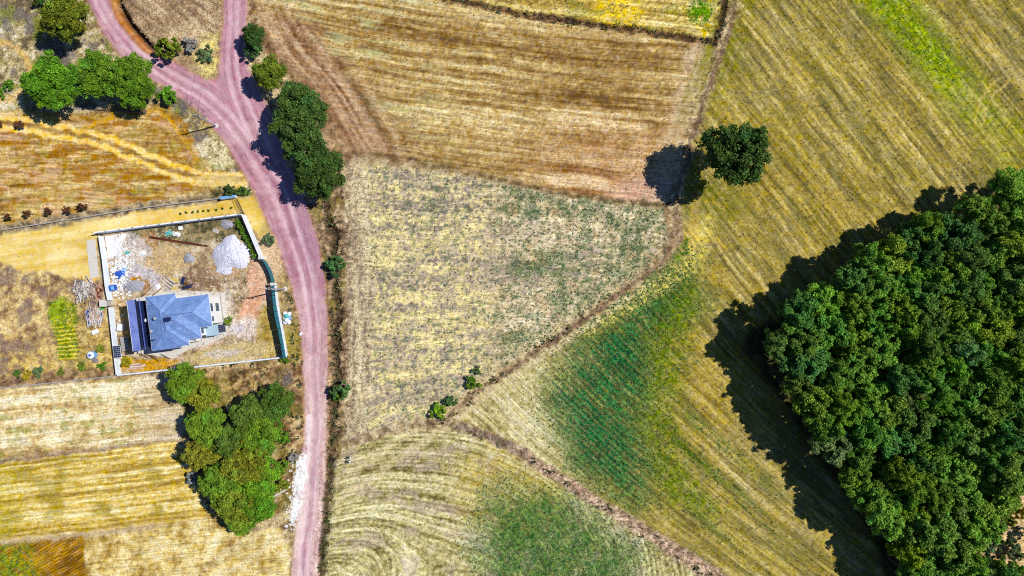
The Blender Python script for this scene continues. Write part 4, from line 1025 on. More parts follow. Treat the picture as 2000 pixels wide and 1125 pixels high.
for k, (x, y, r, hu) in enumerate(CL):
    plant('clearing_bush', 'bush', x, y, r, 3.0, hu, 'bush in the small sandy clearing of the wood, %s' % CP[k], 'bush', 'bushes in the wood\'s clearing', i=k)

# ------------------------------------------------------------------ low plants as masses: crop leaves and dry weeds
def tufts(name, label, cat, dens, n, size, wid, lean, colf, blades=4):
    k = nrng.random(n * 8); i = nrng.integers(20, NY - 21, n * 8); j = nrng.integers(20, NX - 21, n * 8)
    keep = k < dens[i, j]; i, j = i[keep][:n], j[keep][:n]; m = len(i)
    fx = gx[j] + nrng.uniform(-1, 1, m) * STEP * .5; fy = gy[i] + nrng.uniform(-1, 1, m) * STEP * .5
    base = np.stack([(fx - 1000) * .1, (562.5 - fy) * .1, Zg[i, j] - 0.02], -1)
    c = colf(i, j, m)
    V, Cc = [], []
    sc = nrng.uniform(0.6, 1.3, m)
    for b in range(blades):
        a = nrng.uniform(0, 6.283, m); ca, sa_ = np.cos(a), np.sin(a)
        L_ = size * sc * nrng.uniform(.6, 1.2, m); w = wid * sc
        out = lean * nrng.uniform(.5, 1.3, m)
        d = np.stack([ca * out, sa_ * out, np.ones(m)], -1); d /= np.linalg.norm(d, axis=1)[:, None]
        sd_ = np.stack([-sa_, ca, np.zeros(m)], -1) * w[:, None]
        mid = base + d * (L_ * .55)[:, None]
        V.append(np.stack([base, mid - sd_, base + d * L_[:, None] - np.array([0, 0, .12]) * L_[:, None], mid + sd_], 1)); Cc.append(c * nrng.uniform(.75, 1.25, m)[:, None])
    V = np.concatenate(V).reshape(-1, 3); Cc = np.repeat(np.concatenate(Cc), 4, 0)
    me = mesh_np(name, V, np.arange(len(V)).reshape(-1, 4)); add_col(me, 'Col', np.clip(Cc, 0, .9))
    return tag(link_mesh(name, me, M['tuft']), label, cat, kind='stuff')
def gcol(i, j, m):
    c = colr[i, j]; leafy = np.clip((c[:, 1] / np.maximum(c[:, 0], .01) - 0.95) * 4, 0, 1)[:, None]
    own = c * np.array([0.75, 0.88, 0.7]); weed = np.array([0.082, 0.160, 0.062])
    return (own * leafy + weed * (1 - leafy)) * nrng.uniform(.55, 1.6, m)[:, None]
def dcol(i, j, m):
    return np.clip(colr[i, j] * 0.75 + np.array([0.09, 0.07, 0.03]), 0, 1) * nrng.uniform(.7, 1.35, m)[:, None]
tufts('crop_leaves', 'green crop and weed leaves growing across the fields', 'crop', dgreen ** 1.2, 52000, 0.27, 0.075, 1.3, gcol, 4)
tufts('dry_grass', 'dry straw-coloured grass and weeds on verges and fields', 'grass', ddry * 0.5, 60000, 0.34, 0.05, 1.1, dcol, 4)
def scol(i, j, m):
    return (np.array([0.085, 0.075, 0.035]) * nrng.uniform(.5, 1.8, m)[:, None] + np.array([0.0, 0.03, 0.0]) * nrng.random(m)[:, None])
tufts('verge_scrub', 'dark brown and olive scrub along the ditch and field hedge lines', 'scrub', dscrub * 0.9, 9000, 0.75, 0.11, 1.0, scol, 6)
# ------------------------------------------------------------------ house
HA = R(7.2)                                       # the house is turned a little
def to_house(px, py, h):                          # plan position -> house coordinates
    d = at(px, py, h) - HO; c, s = math.cos(HA), math.sin(HA)
    return Vector((d.x * c + d.y * s, -d.x * s + d.y * c, h))
EAVE = 6.2
HO = at(297.1, 685.8, EAVE, 0.0)                  # south-west corner of the main roof
house = empty('house', HO, HA)
tag(house, 'white two-storey house with slate-blue hipped roof inside the walled yard', 'house')
RECTS = [(0.02, 5.6, 0.02, 10.15), (0.9, 11.7, 3.25, 9.2), (0.6, 9.42, 1.25, 9.1), (0.3, 7.03, 0.27, 8.9)]
def hip(mb, x0, x1, y0, y1, z, pitch=0.34):
    w, d = x1 - x0, y1 - y0
    if w < d: r = w / 2; a, b = ((x0 + x1) / 2, y0 + r), ((x0 + x1) / 2, y1 - r)
    else: r = d / 2; a, b = (x0 + r, (y0 + y1) / 2), (x1 - r, (y0 + y1) / 2)
    zr = z + r * pitch
    v = [(x0, y0, z), (x1, y0, z), (x1, y1, z), (x0, y1, z), (a[0], a[1], zr), (b[0], b[1], zr)]
    if w < d: f = [(0, 1, 4), (1, 2, 5, 4), (2, 3, 5), (3, 0, 4, 5), (3, 2, 1, 0)]
    else: f = [(0, 1, 5, 4), (1, 2, 5), (2, 3, 4, 5), (3, 0, 4), (3, 2, 1, 0)]
    mb.add(v, f); return zr, a, b
def corrugated(name, pal):
    """roof sheet: standing seams along the slope are kept as fine relief"""
    m, nt, b = nmat(name); N = nt.nodes.new; L = nt.links.new
    tc = N('ShaderNodeTexCoord'); n1 = N('ShaderNodeTexNoise'); n1.inputs['Scale'].default_value = 0.7; n1.inputs['Detail'].default_value = 6
    L(tc.outputs['Object'], n1.inputs['Vector'])
    r = N('ShaderNodeValToRGB'); e = r.color_ramp.elements
    e[0].position = 0.3; e[0].color = lin(*pal[0]); e[1].position = 0.7; e[1].color = lin(*pal[1])
    L(n1.outputs['Fac'], r.inputs[0]); L(r.outputs[0], b.inputs['Base Color'])
    br = N('ShaderNodeTexBrick'); br.inputs['Scale'].default_value = 1.0; br.inputs['Brick Width'].default_value = 0.42; br.inputs['Row Height'].default_value = 0.34; br.inputs['Mortar Size'].default_value = 0.03
    L(tc.outputs['Object'], br.inputs['Vector'])
    bp = N('ShaderNodeBump'); bp.invert = True; bp.inputs['Strength'].default_value = 0.35; bp.inputs['Distance'].default_value = 0.04
    L(br.outputs['Fac'], bp.inputs['Height']); L(bp.outputs[0], b.inputs['Normal'])
    b.inputs['Roughness'].default_value = 0.5; b.inputs['Specular IOR Level'].default_value = 0.35
    n2 = N('ShaderNodeTexNoise'); n2.inputs['Scale'].default_value = 2.4; n2.inputs['Detail'].default_value = 6; n2.inputs['Roughness'].default_value = .7; L(tc.outputs['Object'], n2.inputs['Vector'])
    mr_ = N('ShaderNodeMapRange'); mr_.inputs[1].default_value = .42; mr_.inputs[2].default_value = .62; mr_.inputs[3].default_value = .82; mr_.inputs[4].default_value = 1.06; L(n2.outputs['Fac'], mr_.inputs[0])
    ln = N('ShaderNodeMapRange'); ln.inputs[3].default_value = 1.0; ln.inputs[4].default_value = .78; L(br.outputs['Fac'], ln.inputs[0])
    ml = N('ShaderNodeMath'); ml.operation = 'MULTIPLY'; L(mr_.outputs[0], ml.inputs[0]); L(ln.outputs[0], ml.inputs[1])
    vs_ = N('ShaderNodeVectorMath'); vs_.operation = 'SCALE'; L(r.outputs[0], vs_.inputs[0]); L(ml.outputs[0], vs_.inputs['Scale']); L(vs_.outputs[0], b.inputs['Base Color'])
    return m
M['wallwhite'] = plain('wall_paint_cool', (226,234,242), 0.85, 0.16, 0.8)
M['teal'] = plain('teal_sheet_bright', (14,112,130), 0.5, 0.25, 1.5, spec=0.4)
M['tiles'] = corrugated('blue_roof_tiles', ((106,138,194), (138,168,218)))
M['tiles2'] = corrugated('violet_roof_sheet', ((112,128,196), (136,152,216)))
mb = MB(); ridges = []
for k, (a, b, c, d) in enumerate(RECTS): ridges.append(hip(mb, a, b, c, d, EAVE + 0.012 * k))
roof = mb.build('roof', M['tiles'], house)
mb = MB()
for zr, a, b in ridges:
    if (Vector(a) - Vector(b)).length > 0.6: mb.tube([(a[0], a[1], zr + .02), (b[0], b[1], zr + .02)], 0.07, 6)
for (x0, x1, y0, y1), (zr, a, b) in zip(RECTS, ridges):
    ends = (a, b) if (x1 - x0) < (y1 - y0) else (a, b)
    for cx, cy in ((x0, y0), (x1, y0), (x1, y1), (x0, y1)):
        e = min(ends, key=lambda q: (q[0] - cx) ** 2 + (q[1] - cy) ** 2)
        mb.tube([(cx, cy, EAVE + .03), (e[0], e[1], zr + .02)], 0.055, 6)
mb.build('ridge_cap', M['roof'], roof)
# fascia boards under the eaves, following each edge of the outline
OUT = [(0,0),(7.03,0.27),(7.03,1.25),(9.42,1.25),(9.42,3.25),(11.7,3.25),(11.7,9.2),(5.6,9.2),(5.6,10.15),(0,10.15)]
OUT[0] = (0.0, 0.02)
for (xa, ya), (xb, yb) in zip(OUT, OUT[1:] + OUT[:1]):
    d = Vector((xb - xa, yb - ya, 0)); l = d.length
    MB().box(((xa + xb) / 2, (ya + yb) / 2, EAVE - 0.12), (l - 0.01, 0.07, 0.2), math.atan2(d.y, d.x)).build('fascia', M['frame'], house)
def inset(p, c=0.42):
    return p
WALLS = [(0.45, 5.2, 0.5, 9.75), (1.4, 11.25, 3.7, 8.78), (1.2, 8.98, 1.7, 8.7), (0.8, 6.6, 0.72, 8.6)]
WP = [(0.45,0.55),(6.6,0.72),(6.6,1.7),(8.98,1.7),(8.98,3.7),(11.25,3.7),(11.25,8.78),(5.2,8.78),(5.2,9.75),(0.45,9.75)]
MB().prism(WP, -0.3, EAVE + 0.05).build('wall', M['white'], house)
MB().prism([(p[0] + (0.06 if p[0] > 4 else -0.06), p[1] + (0.06 if p[1] > 5 else -0.06)) for p in WP], -0.3, 0.45).build('plinth', M['conc'], house)
def window(cx, cy, cz, w, h, nx, ny, split=2):
    """window on a wall with outward normal (nx, ny)"""
    rz = math.atan2(ny, nx) - math.pi / 2
    def bx(off, zz, sx, dep, sz, name, mat, par, lift=0.0):
        tx, ty = math.cos(rz), math.sin(rz)
        return MB().box((cx + tx * off + nx * lift, cy + ty * off + ny * lift, cz + zz), (sx, dep, sz), rz).build(name, mat, par)
    wdw = bx(0, 0, w, 0.06, h, 'window', M['dark'], house, 0.01)
    pw = w / split
    for k in range(split): bx(-w / 2 + pw * (k + .5), 0, pw - 0.14, 0.03, h - 0.18, 'pane', M['glass'], wdw, 0.045)
    bx(0, -h / 2 - 0.05, w + 0.24, 0.22, 0.07, 'sill', M['frame'], wdw, 0.08)
window(11.25, 6.75, 4.7, 1.5, 1.4, 1, 0); window(11.25, 6.75, 2.0, 1.5, 1.4, 1, 0); window(11.25, 4.6, 4.7, 0.9, 1.2, 1, 0, 1)
window(8.98, 2.6, 4.6, 1.0, 1.2, 1, 0, 1); window(8.3, 8.78, 4.6, 1.2, 1.3, 0, 1); window(2.8, 9.75, 4.6, 1.4, 1.3, 0, 1); window(3.4, 0.62, 4.6, 1.4, 1.3, 0, -1)
dr = MB().box((8.99, 2.5, 1.1), (0.08, 1.0, 2.1)).build('door', M['navy'], house); MB().tube([(9.06, 2.16, 1.05), (9.06, 2.16, 1.2)], 0.03, 6).build('handle', M['frame'], dr)
# west wing: sheet roof, ridge rails, sunk light-well with a row of panels
mb = MB(); mb.add([(-3.2, 0.42, 6.75), (-1.6, 0.42, 6.85), (-1.6, 9.9, 6.85), (-3.2, 9.9, 6.75), (-3.2, 0.42, 6.63), (-1.6, 0.42, 6.73), (-1.6, 9.9, 6.73), (-3.2, 9.9, 6.63)], [(0, 1, 2, 3), (7, 6, 5, 4), (0, 4, 5, 1), (1, 5, 6, 2), (2, 6, 7, 3), (3, 7, 4, 0)])
wr = mb.build('west_roof', M['tiles2'], house)
wr['label'] = 'violet-blue sheet roof of the west wing'
MB().box((-3.23, 5.16, 6.68), (0.08, 9.5, 0.16)).build('gutter', M['frame'], wr)
MB().box((-1.50, 5.16, 6.88), (0.16, 9.5, 0.18)).build('ridge_rail', M['dark'], wr)
MB().box((-1.15, 5.16, 6.3), (0.12, 9.5, 0.16)).build('ridge_rail', M['roof2'], wr)
MB().prism([(-3.1, 0.7), (-1.7, 0.7), (-1.7, 9.65), (-3.1, 9.65)], -0.3, 6.61).build('wing_wall', M['white'], house)
MB().box((-1.655, 5.17, 5.2), (0.05, 8.9, 2.7)).build('shadow_panel', M['navy'], house)  # dark panel added over the white wing wall as the light-well's shadow
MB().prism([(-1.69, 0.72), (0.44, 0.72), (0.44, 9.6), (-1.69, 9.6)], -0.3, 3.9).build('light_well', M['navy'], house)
for k in range(11):
    p = MB().box((-0.62, 1.05 + 0.80 * k, 4.55), (0.85, 0.66, 0.06), M=Matrix.Rotation(R(-8), 4, 'Y')).build('slat_panel', M['roof2'], house)
for s_ in (-1.15, -0.1): MB().box((s_, 5.1, 4.4), (0.07, 9.0, 0.1)).build('panel_rail', M['dark'], house)
# terrace canopy and dark deck by the south-east corner
cp = to_house(413.6, 645.2, 2.9)
cano = MB().box((cp.x, cp.y, 2.9), (2.5, 2.05, 0.14)).build('porch_canopy', M['canopy'], house)
for sx in (-1, 1):
    for sy in (-1, 1): MB().tube([(cp.x + sx * 1.1, cp.y + sy * 0.9, -0.2), (cp.x + sx * 1.1, cp.y + sy * 0.9, 2.83)], 0.06, 8).build('post', M['frame'], cano)
dk = to_house(432, 641, 0.4)
deck = MB().box((dk.x, dk.y, 0.2), (1.7, 1.6, 0.5)).build('step_deck', M['conc'], house)
for a in range(4):
    for b in range(4): MB().box((dk.x - 0.62 + a * 0.41, dk.y - 0.58 + b * 0.39, 0.47), (0.36, 0.34, 0.05)).build('tile', M['solar'], deck)
# vents, chimneys
for (px, py, h, kind) in [(304, 622, 7.1, 'vent'), (329, 623.5, 7.6, 'stack'), (297, 647, 6.6, 'vent'), (300, 664, 6.6, 'stub')]:
    p = to_house(px, py, h)
    if kind == 'vent':
        v = MB().tube([(p.x, p.y, h - 1.2), (p.x, p.y, h + 0.35)], 0.16, 10).build('vent_pipe', M['bluel'], roof)
        MB().lathe((p.x, p.y, h + 0.38), [(0.3, 0), (0.26, 0.08), (0.05, 0.2)], 12).build('cowl', M['conc'], roof)
    elif kind == 'stack':
        MB().box((p.x, p.y, h - 0.2), (0.8, 0.65, 1.3)).build('chimney', M['dark'], roof)
        MB().box((p.x, p.y, h + 0.5), (0.95, 0.8, 0.1)).build('chimney_cap', M['navy'], roof)
    else: MB().box((p.x, p.y, h - 0.1), (0.7, 0.2, 0.7)).build('chimney', M['navy'], roof)
p = to_house(287, 594, 6.4); MB().tube([(p.x - .5, p.y - .5, 5.6), (p.x + .35, p.y + .5, 6.9)], 0.07, 8).build('stove_pipe', M['frame'], roof)
p = to_house(285.5, 625.5, 4.8); MB().lathe((p.x, p.y, 4.6), [(0.1, -.1), (0.3, 0.1), (0.33, 0.25), (0.28, 0.27)], 14).build('roof_dish', M['bag'], house)
# concrete apron around the house
tag(MB().prism([at(*q)[:2] for q in ((262,688),(258,584),(340,566),(440,572),(446,640),(444,655),(400,676),(372,680),(340,700))], -0.2, 0.05).build('house_apron', M['concl'], None), 'pale concrete apron around the house', kind='structure')

# ------------------------------------------------------------------ boundary walls
def wall_run(root, pts, h, th, mat, name='wall', z0=-0.4, cap=None, n=1, capname='coping'):
    o = Vector(root.location)
    for a, b in zip(pts[:-1], pts[1:]):
        A, Bv = at(*a) - o, at(*b) - o; d = Bv - A; l = d.length; rz = math.atan2(d.y, d.x)
        hh = h if not callable(h) else h(a, b)
        MB().box(((A.x + Bv.x) / 2, (A.y + Bv.y) / 2, (hh + z0) / 2), (l, th, hh - z0), rz).build(name, mat, root)
        if cap: MB().box(((A.x + Bv.x) / 2, (A.y + Bv.y) / 2, hh + 0.04), (l + 0.04, th + 0.03, 0.06), rz).build(capname, cap, root)
def split_line(a, b, n):
    return [(a[0] + (b[0] - a[0]) * k / n, a[1] + (b[1] - a[1]) * k / n) for k in range(n + 1)]
def rods(root, pts, h, step=24, r=0.025, out=(0, 0), mat='dark'):
    o = Vector(root.location)
    for a, b in zip(pts[:-1], pts[1:]):
        l = math.hypot(b[0] - a[0], b[1] - a[1]); n = max(1, int(l / step))
        for k in range(n + 1):
            t = k / n; p = at(a[0] + (b[0] - a[0]) * t, a[1] + (b[1] - a[1]) * t) - o
            MB().tube([(p.x, p.y, h - 0.1), (p.x + out[0], p.y + out[1], h + 0.75)], r, 6).build('post', M[mat], root)
nw = empty('boundary_wall', at(330, 438)); tag(nw, 'north wall of the yard along the yellow driveway, pale top with thin posts', 'wall', 'walls around the yard')
pn = split_line((194, 456), (476, 420.5), 11); wall_run(nw, pn, 1.9, 0.22, M['wallwhite'], cap=M['bag']); rods(nw, [pn[0], pn[-1]], 1.9, 25.7, 0.035)
ww = empty('boundary_wall', at(215, 560)); tag(ww, 'west wall of the yard, white inner face behind the timber piles', 'wall', 'walls around the yard')
for q in ([(202,462),(209,508),(215,562),(219.5,586)], [(221.5,600),(225,635),(231,688),(236,730)]):
    wall_run(ww, q, 1.45, 0.2, M['wallwhite'], cap=M['bag']); rods(ww, q, 1.45, 24, 0.035)
sw_ = empty('boundary_wall', at(400, 714)); tag(sw_, 'low south wall of the yard above the grove', 'wall', 'walls around the yard')
ps = split_line((236, 731.5), (558, 697), 9); wall_run(sw_, ps, 1.15, 0.22, M['wallwhite'], cap=M['wallwhite'])
en = empty('boundary_wall', at(498, 460)); tag(en, 'plain white north-east wall beside the row of shrubs', 'wall', 'walls around the yard')
wall_run(en, split_line((480, 421), (514.5, 503), 4), 1.85, 0.22, M['wallwhite'], cap=M['bag'])
es = empty('boundary_wall', at(550, 625)); tag(es, 'south-east wall with stepped teal panels facing the road', 'wall', 'walls around the yard')
epts = [(539.5,558),(543.5,596),(548,620),(552,640),(557.5,670),(562,697)]
wall_run(es, epts, 1.05, 0.22, M['wallwhite'])
o = Vector(es.location)
for k, (a, b) in enumerate(zip(epts[:-1], epts[1:])):
    A, Bv = at(*a) - o, at(*b) - o; d = Bv - A; rz = math.atan2(d.y, d.x); top = [2.75, 3.0, 2.95, 2.75, 2.7][k]
    MB().box(((A.x + Bv.x) / 2, (A.y + Bv.y) / 2, (1.16 + top) / 2), (d.length - 0.03, 0.07, top - 1.16), rz).build('fence_panel', M['teal'], es)
    for t in (0.02, 0.5): MB().box((A.x + d.x * t, A.y + d.y * t, 1.85), (0.1, 0.1, 1.75), rz).build('post', M['dark'], es)
cg = empty('curved_gate', at(528, 527)); tag(cg, 'curved dark teal gate on the pink drive in the east wall', 'gate')
gp = smooth_line([(516.5,507),(523,514),(529.5,526),(534,538),(537,551)], 2); o = Vector(cg.location)
for a, b in zip(gp[:-1], gp[1:]):
    A, Bv = at(*a) - o, at(*b) - o; d = Bv - A
    MB().box(((A.x + Bv.x) / 2, (A.y + Bv.y) / 2, 0.98), (d.length + 0.01, 0.06, 1.75), math.atan2(d.y, d.x)).build('gate_panel', M['teal'], cg)
for k, q in enumerate(((515.5, 504.5), (538.5, 555))):
    gpst = empty('gate_pillar', at(*q)); tag(gpst, 'white square pillar at the %s end of the curved gate' % ('north', 'south')[k], 'pillar', 'gate pillars')
    MB().box((0, 0, 1.0), (0.42, 0.42, 2.3)).build('shaft', M['wallwhite'], gpst); MB().box((0, 0, 2.2), (0.56, 0.56, 0.1)).build('cap', M['concl'], gpst)
# gate across the yellow driveway
dg = empty('bar_gate', at(471, 403)); tag(dg, 'dark metal bar gate across the yellow driveway', 'gate'); o = Vector(dg.location)
A, Bv = at(477.5, 417.5) - o, at(465, 389.5) - o; d = Bv - A
for z in (0.25, 0.8, 1.45): MB().tube([A + Vector((0, 0, z)), Bv + Vector((0, 0, z))], 0.04, 6).build('rail', M['dark'], dg)
for k in range(9): q = A + d * (k / 8); MB().tube([q + Vector((0, 0, -0.1 if k in (0, 8) else 0.2)), q + Vector((0, 0, 1.5))], 0.03, 6).build('bar', M['dark'], dg)
gb = empty('gate_block', at(449, 386.5), R(8)); tag(gb, 'pale masonry block at the north end of the bar gate', 'gate block')
MB().box((0, 0, 0.5), (2.9, 0.4, 1.2)).build('block', M['wallwhite'], gb); MB().box((0, 0, 1.14), (3.0, 0.5, 0.08)).build('cap', M['bluel'], gb)
# low field walls continuing west
for nm, ln, lb in (('n', [(-40,456.5),(60,441),(150,427),(230,414),(300,403.5),(370,395),(430,388)], 'low grey kerb wall between the mown field and the yellow driveway'), ('s', [(-40,763),(0,757.5),(60,751.5),(120,745.5),(180,739),(234,733)], 'low grey kerb wall running west from the yard\'s south wall')):
    r_ = empty('kerb_wall', at(*ln[len(ln) // 2])); tag(r_, lb, 'low wall')
    wall_run(r_, ln, 0.42, 0.16, M['conc'], name='kerb', z0=-0.6)

# ------------------------------------------------------------------ power line
POLES = [('utility_pole', (422.5,246), 8.6, 'concrete utility pole by the pink road above the farm track'), ('utility_pole', (557,564.5), 9.2, 'slim grey utility pole outside the east wall')]
heads = []
for nm, q, h, lb in POLES:
    b = at(*q); pl = empty(nm, (b.x, b.y, gz(*q))); tag(pl, lb, 'pole', 'poles of the power line')
    MB().tube([(0, 0, -0.5), (0, 0, h * .5), (0, 0, h)], [0.17, 0.14, 0.11], 10).build('shaft', M['conc'], pl)
    MB().box((0, 0, h - 0.55), (1.3, 0.1, 0.1), R(-10)).build('crossarm', M['dark'], pl)
    for s_ in (-0.55, 0.55): MB().lathe((s_ * math.cos(R(-10)), s_ * math.sin(R(-10)), h - 0.5), [(0.05, 0), (0.07, .05), (0.05, .1), (0.07, .15), (0.03, .22)], 8).build('insulator', M['bag'], pl)
    MB().lathe((0, 0, -0.1), [(0.5, 0), (0.45, 0.25), (0.2, 0.32)], 10).build('footing', M['concl'], pl)
    if nm and q[0] > 500: MB().tube([(0, 0, h - .1), (-0.6, 0.0, h + .05), (-1.1, 0.0, h)], 0.05, 6).build('lamp_arm', M['conc'], pl)
    heads.append(Vector((b.x, b.y, h - 0.3)))
far_n = at(466, -100, 0, 8.3); far_s = at(558, 1215, 0, 9.0)
spans = [(far_n, heads[0], 'overhead cable running north from the upper pole over the road'), (heads[0], heads[1], 'overhead cable between the two poles across the yard'), (heads[1], far_s, 'overhead cable running south from the pole over the grove')]
for a, b, lb in spans:
    pts_ = [a.lerp(b, t / 24) - Vector((0, 0, 4 * (t / 24) * (1 - t / 24) * 1.2)) for t in range(25)]
    tag(MB().tube(pts_, 0.017, 5).build('overhead_cable', M['dark']), lb, 'cable', 'cables of the power line')

# ------------------------------------------------------------------ heaps, timber, yard clutter
def heap(name, px, py, rx, ry, h, mat, label, cat, seed=0, stones=0):
    g = np.random.default_rng(seed); n, m = 40, 16; b = at(px, py)
    a = np.linspace(0, 2 * np.pi, n, endpoint=False); V = [(0, 0, h)]
    lob = 1 + 0.10 * np.sin(a * 3 + seed) + 0.07 * np.sin(a * 5 + 2 * seed) + g.normal(0, .03, n)
    for k in range(1, m + 1):
        t = k / m
        for i in range(n):
            rr = t * lob[i]; z = h * (1 - t ** 1.7) ** 1.1 * (1 + g.normal(0, .05)) - 0.04 * (k == m) - (0.1 if k == m else 0) + g.normal(0, .02)
            V.append((rx * .1 * rr * math.cos(a[i]), ry * .1 * rr * math.sin(a[i]), z))
    F = [(0, 1 + i, 1 + (i + 1) % n) for i in range(n)]
    for k in range(m - 1):
        for i in range(n): F.append((1 + k * n + i, 1 + (k + 1) * n + i, 1 + (k + 1) * n + (i + 1) % n, 1 + k * n + (i + 1) % n))
    mb = MB(); mb.add(V, F)
    root = empty(name, b); tag(root, label, cat)
    mb.build('heap', mat, root, smooth=True)
    if stones:
        ms = MB()
        for _ in range(stones):
            t = g.uniform(.1, 1.12); an = g.uniform(0, 6.28); s = g.uniform(.05, .16)
            ms.box((rx * .1 * t * math.cos(an), ry * .1 * t * math.sin(an), max(0, h * (1 - min(1, t) ** 1.7) ** 1.1) + s * .2), (s * 1.4, s, s), M=Matrix.Rotation(g.uniform(0, 6), 4, Vector(g.normal(size=3)).normalized()))
        o = ms.build('stones', mat, root); o['kind'] = 'stuff'
    return root
heap('gravel_heap', 452, 496, 38, 33, 1.35, M['gravel'], 'big white gravel heap in the yard\'s north-east', 'gravel heap', 3, 260)
heap('gravel_heap', 439, 528, 17, 9, 0.35, M['gravel'], 'thin white gravel spill south of the big heap', 'gravel heap', 5, 90)
heap('gravel_heap', 443, 438, 14, 9, 0.5, M['gravelg'], 'small grey-white heap in the yard\'s north-east corner', 'gravel heap', 8, 70)
heap('sand_heap', 369, 505, 11, 10, 0.5, M['gravelg'], 'small grey heap below the rusty bars', 'sand heap', 9, 50)
heap('soil_heap', 262, 558, 22, 12, 0.4, M['gravelg'], 'low grey rubble heap north-west of the house', 'rubble heap', 12, 80)
# white slab in the north-west corner of the yard
tag(MB().prism([at(*q)[:2] for q in ((205,462),(247,455),(238,478),(228,497),(212,504),(210,490))], -0.1, 0.06).build('concrete_slab', M['bag']), 'bright white slab in the yard\'s north-west corner', 'slab')
tag(MB().prism([at(*q)[:2] for q in ((169,470),(186,467),(193,540),(176,545))], -0.1, 0.05).build('concrete_strip', M['concl']), 'pale concrete strip outside the west wall', 'slab')
def planks(name, label, cat, items, group=None):
    """items: (px0,py0,px1,py1,width,thick,z,mat) in plan"""
    c = at(items[0][0], items[0][1]); root = empty(name, c); tag(root, label, cat, group)
    for (x0, y0, x1, y1, w, t, z, mat) in items:
        A, Bv = at(x0, y0) - c, at(x1, y1) - c; d = Bv - A
        tilt = rng.uniform(-.03, .03)
        MB().box((A.x + d.x / 2, A.y + d.y / 2, z), (d.length, w, t), M=Matrix.Rotation(math.atan2(d.y, d.x), 4, 'Z') @ Matrix.Rotation(tilt, 4, 'Y')).build('plank', M[mat], root)
    return root
def stickpile(cx, cy, rx, ry, n, ang, spread, lmin, lmax, mats, zmax):
    out = []
    for k in range(n):
        a = R(ang + rng.gauss(0, spread)); l = rng.uniform(lmin, lmax) * 5; x = cx + rng.gauss(0, .42) * rx; y = cy + rng.gauss(0, .42) * ry
        out.append((x - l * math.cos(a), y - l * math.sin(a), x + l * math.cos(a), y + l * math.sin(a), rng.uniform(.1, .22), rng.uniform(.05, .1), 0.06 + zmax * k / n, rng.choice(mats)))
    return out
planks('timber_pile', 'loose grey-pink timber pile outside the west wall, upper pile', 'timber pile', stickpile(168, 567, 20, 22, 95, 80, 32, .8, 2.8, ['wood', 'woodw', 'woodw', 'woodg', 'woodw'], .9))
planks('timber_pile', 'reddish timber pile between the pale pile and the west wall', 'timber pile', stickpile(192, 572, 11, 20, 50, 65, 28, .8, 2.4, ['woodp', 'wood', 'rust', 'woodp'], .6))
tag(MB().box(at(184, 618, 0, 0.06), (3.0, 2.9, 0.05), R(8)).build('ground_sheet', M['blue']), 'blue sheet under the lower timber pile', 'tarp')
planks('timber_pile', 'bleached white timber pile on a blue sheet, lower pile', 'timber pile', [(a, b, c, d, w, t, z + .1, m) for a, b, c, d, w, t, z, m in stickpile(188, 618, 17, 20, 85, 95, 25, .9, 2.8, ['woodw', 'woodw', 'wood', 'woodp'], .8)])
gcr = empty('green_crate', at(200, 601.5), R(10)); tag(gcr, 'bright green crate beside the lower timber pile', 'crate')
for a, b, sx, sy in ((0, .32, .9, .06), (0, -.32, .9, .06), (.42, 0, .06, .58), (-.42, 0, .06, .58)): MB().box((a, b, .4), (sx, sy, .7)).build('side', M['green'], gcr)
MB().box((0, 0, .08), (.78, .56, .06)).build('base', M['green'], gcr)
tag(MB().box(at(187, 648, 0, .2), (1.3, .9, .4), R(25)).build('white_sack', M['bag'], bevel=.1), 'white sack at the foot of the lower timber pile', 'sack')
cb = empty('concrete_block', at(211.5, 592)); tag(cb, 'grey concrete block straddling the west wall', 'block')
MB().box((0, 0, .75), (1.25, 1.15, 1.9)).build('body', M['conc'], cb); MB().box((0, 0, 1.75), (1.4, 1.3, .1)).build('lid', M['concl'], cb)
sp = empty('gridded_panel', at(228.5, 687, 1.7), R(6)); tag(sp, 'dark blue gridded panel lying over the west wall by the house', 'panel'); sp.location.z = 0
MB().box((0, 0, 1.66), (1.45, 2.4, .06)).build('frame', M['frame'], sp)
for a in range(4):
    for b in range(6): MB().box((-.51 + a * .34, -.96 + b * .385, 1.70), (.31, .35, .03)).build('cell', M['solar'], sp)
for a in (-.6, .6):
    for b in (-1.05, 1.05): MB().tube([(a, b, -.1), (a, b, 1.63)], .04, 6).build('leg', M['dark'], sp)
tk = empty('water_tank', at(178.5, 693.5, .8)); tk.location.z = 0; tag(tk, 'round pale blue water tank west of the yard', 'tank')
MB().lathe((0, 0, 0), [(.72, -.1), (.76, .1), (.76, .45), (.72, .5), (.76, .55), (.76, 1.0), (.7, 1.12)], 24).build('body', M['bluel'], tk, smooth=False)
MB().lathe((0, 0, 1.12), [(.7, 0), (.5, .12), (.24, .18)], 24).build('dome', M['bag'], tk); MB().lathe((0, 0, 1.3), [(.24, 0), (.24, .08), (.1, .1)], 16).build('lid', M['blue'], tk)
def pallet(px, py, w, d, rz, mat, label, z=0):
    p = empty('pallet', at(px, py), rz); tag(p, label, 'pallet')
    for k in range(5): MB().box((0, -d / 2 + d * (k + .5) / 5, .14 + z), (w, d / 5 - .05, .03)).build('slat', M[mat], p)
    for k in (-1, 0, 1): MB().box((k * w * .42, 0, .06 + z), (.1, d, .12)).build('runner', M[mat], p)
pallet(187, 704.5, 1.2, .9, R(5), 'woodg', 'grey wooden pallet beside the round blue tank')
pallet(422, 451, 1.2, .7, R(-25), 'woodw', 'pale pallet left of the white gravel heap')
pallet(341, 547.5, 1.3, .8, R(3), 'yellow', 'yellow pallet north of the house, larger one')
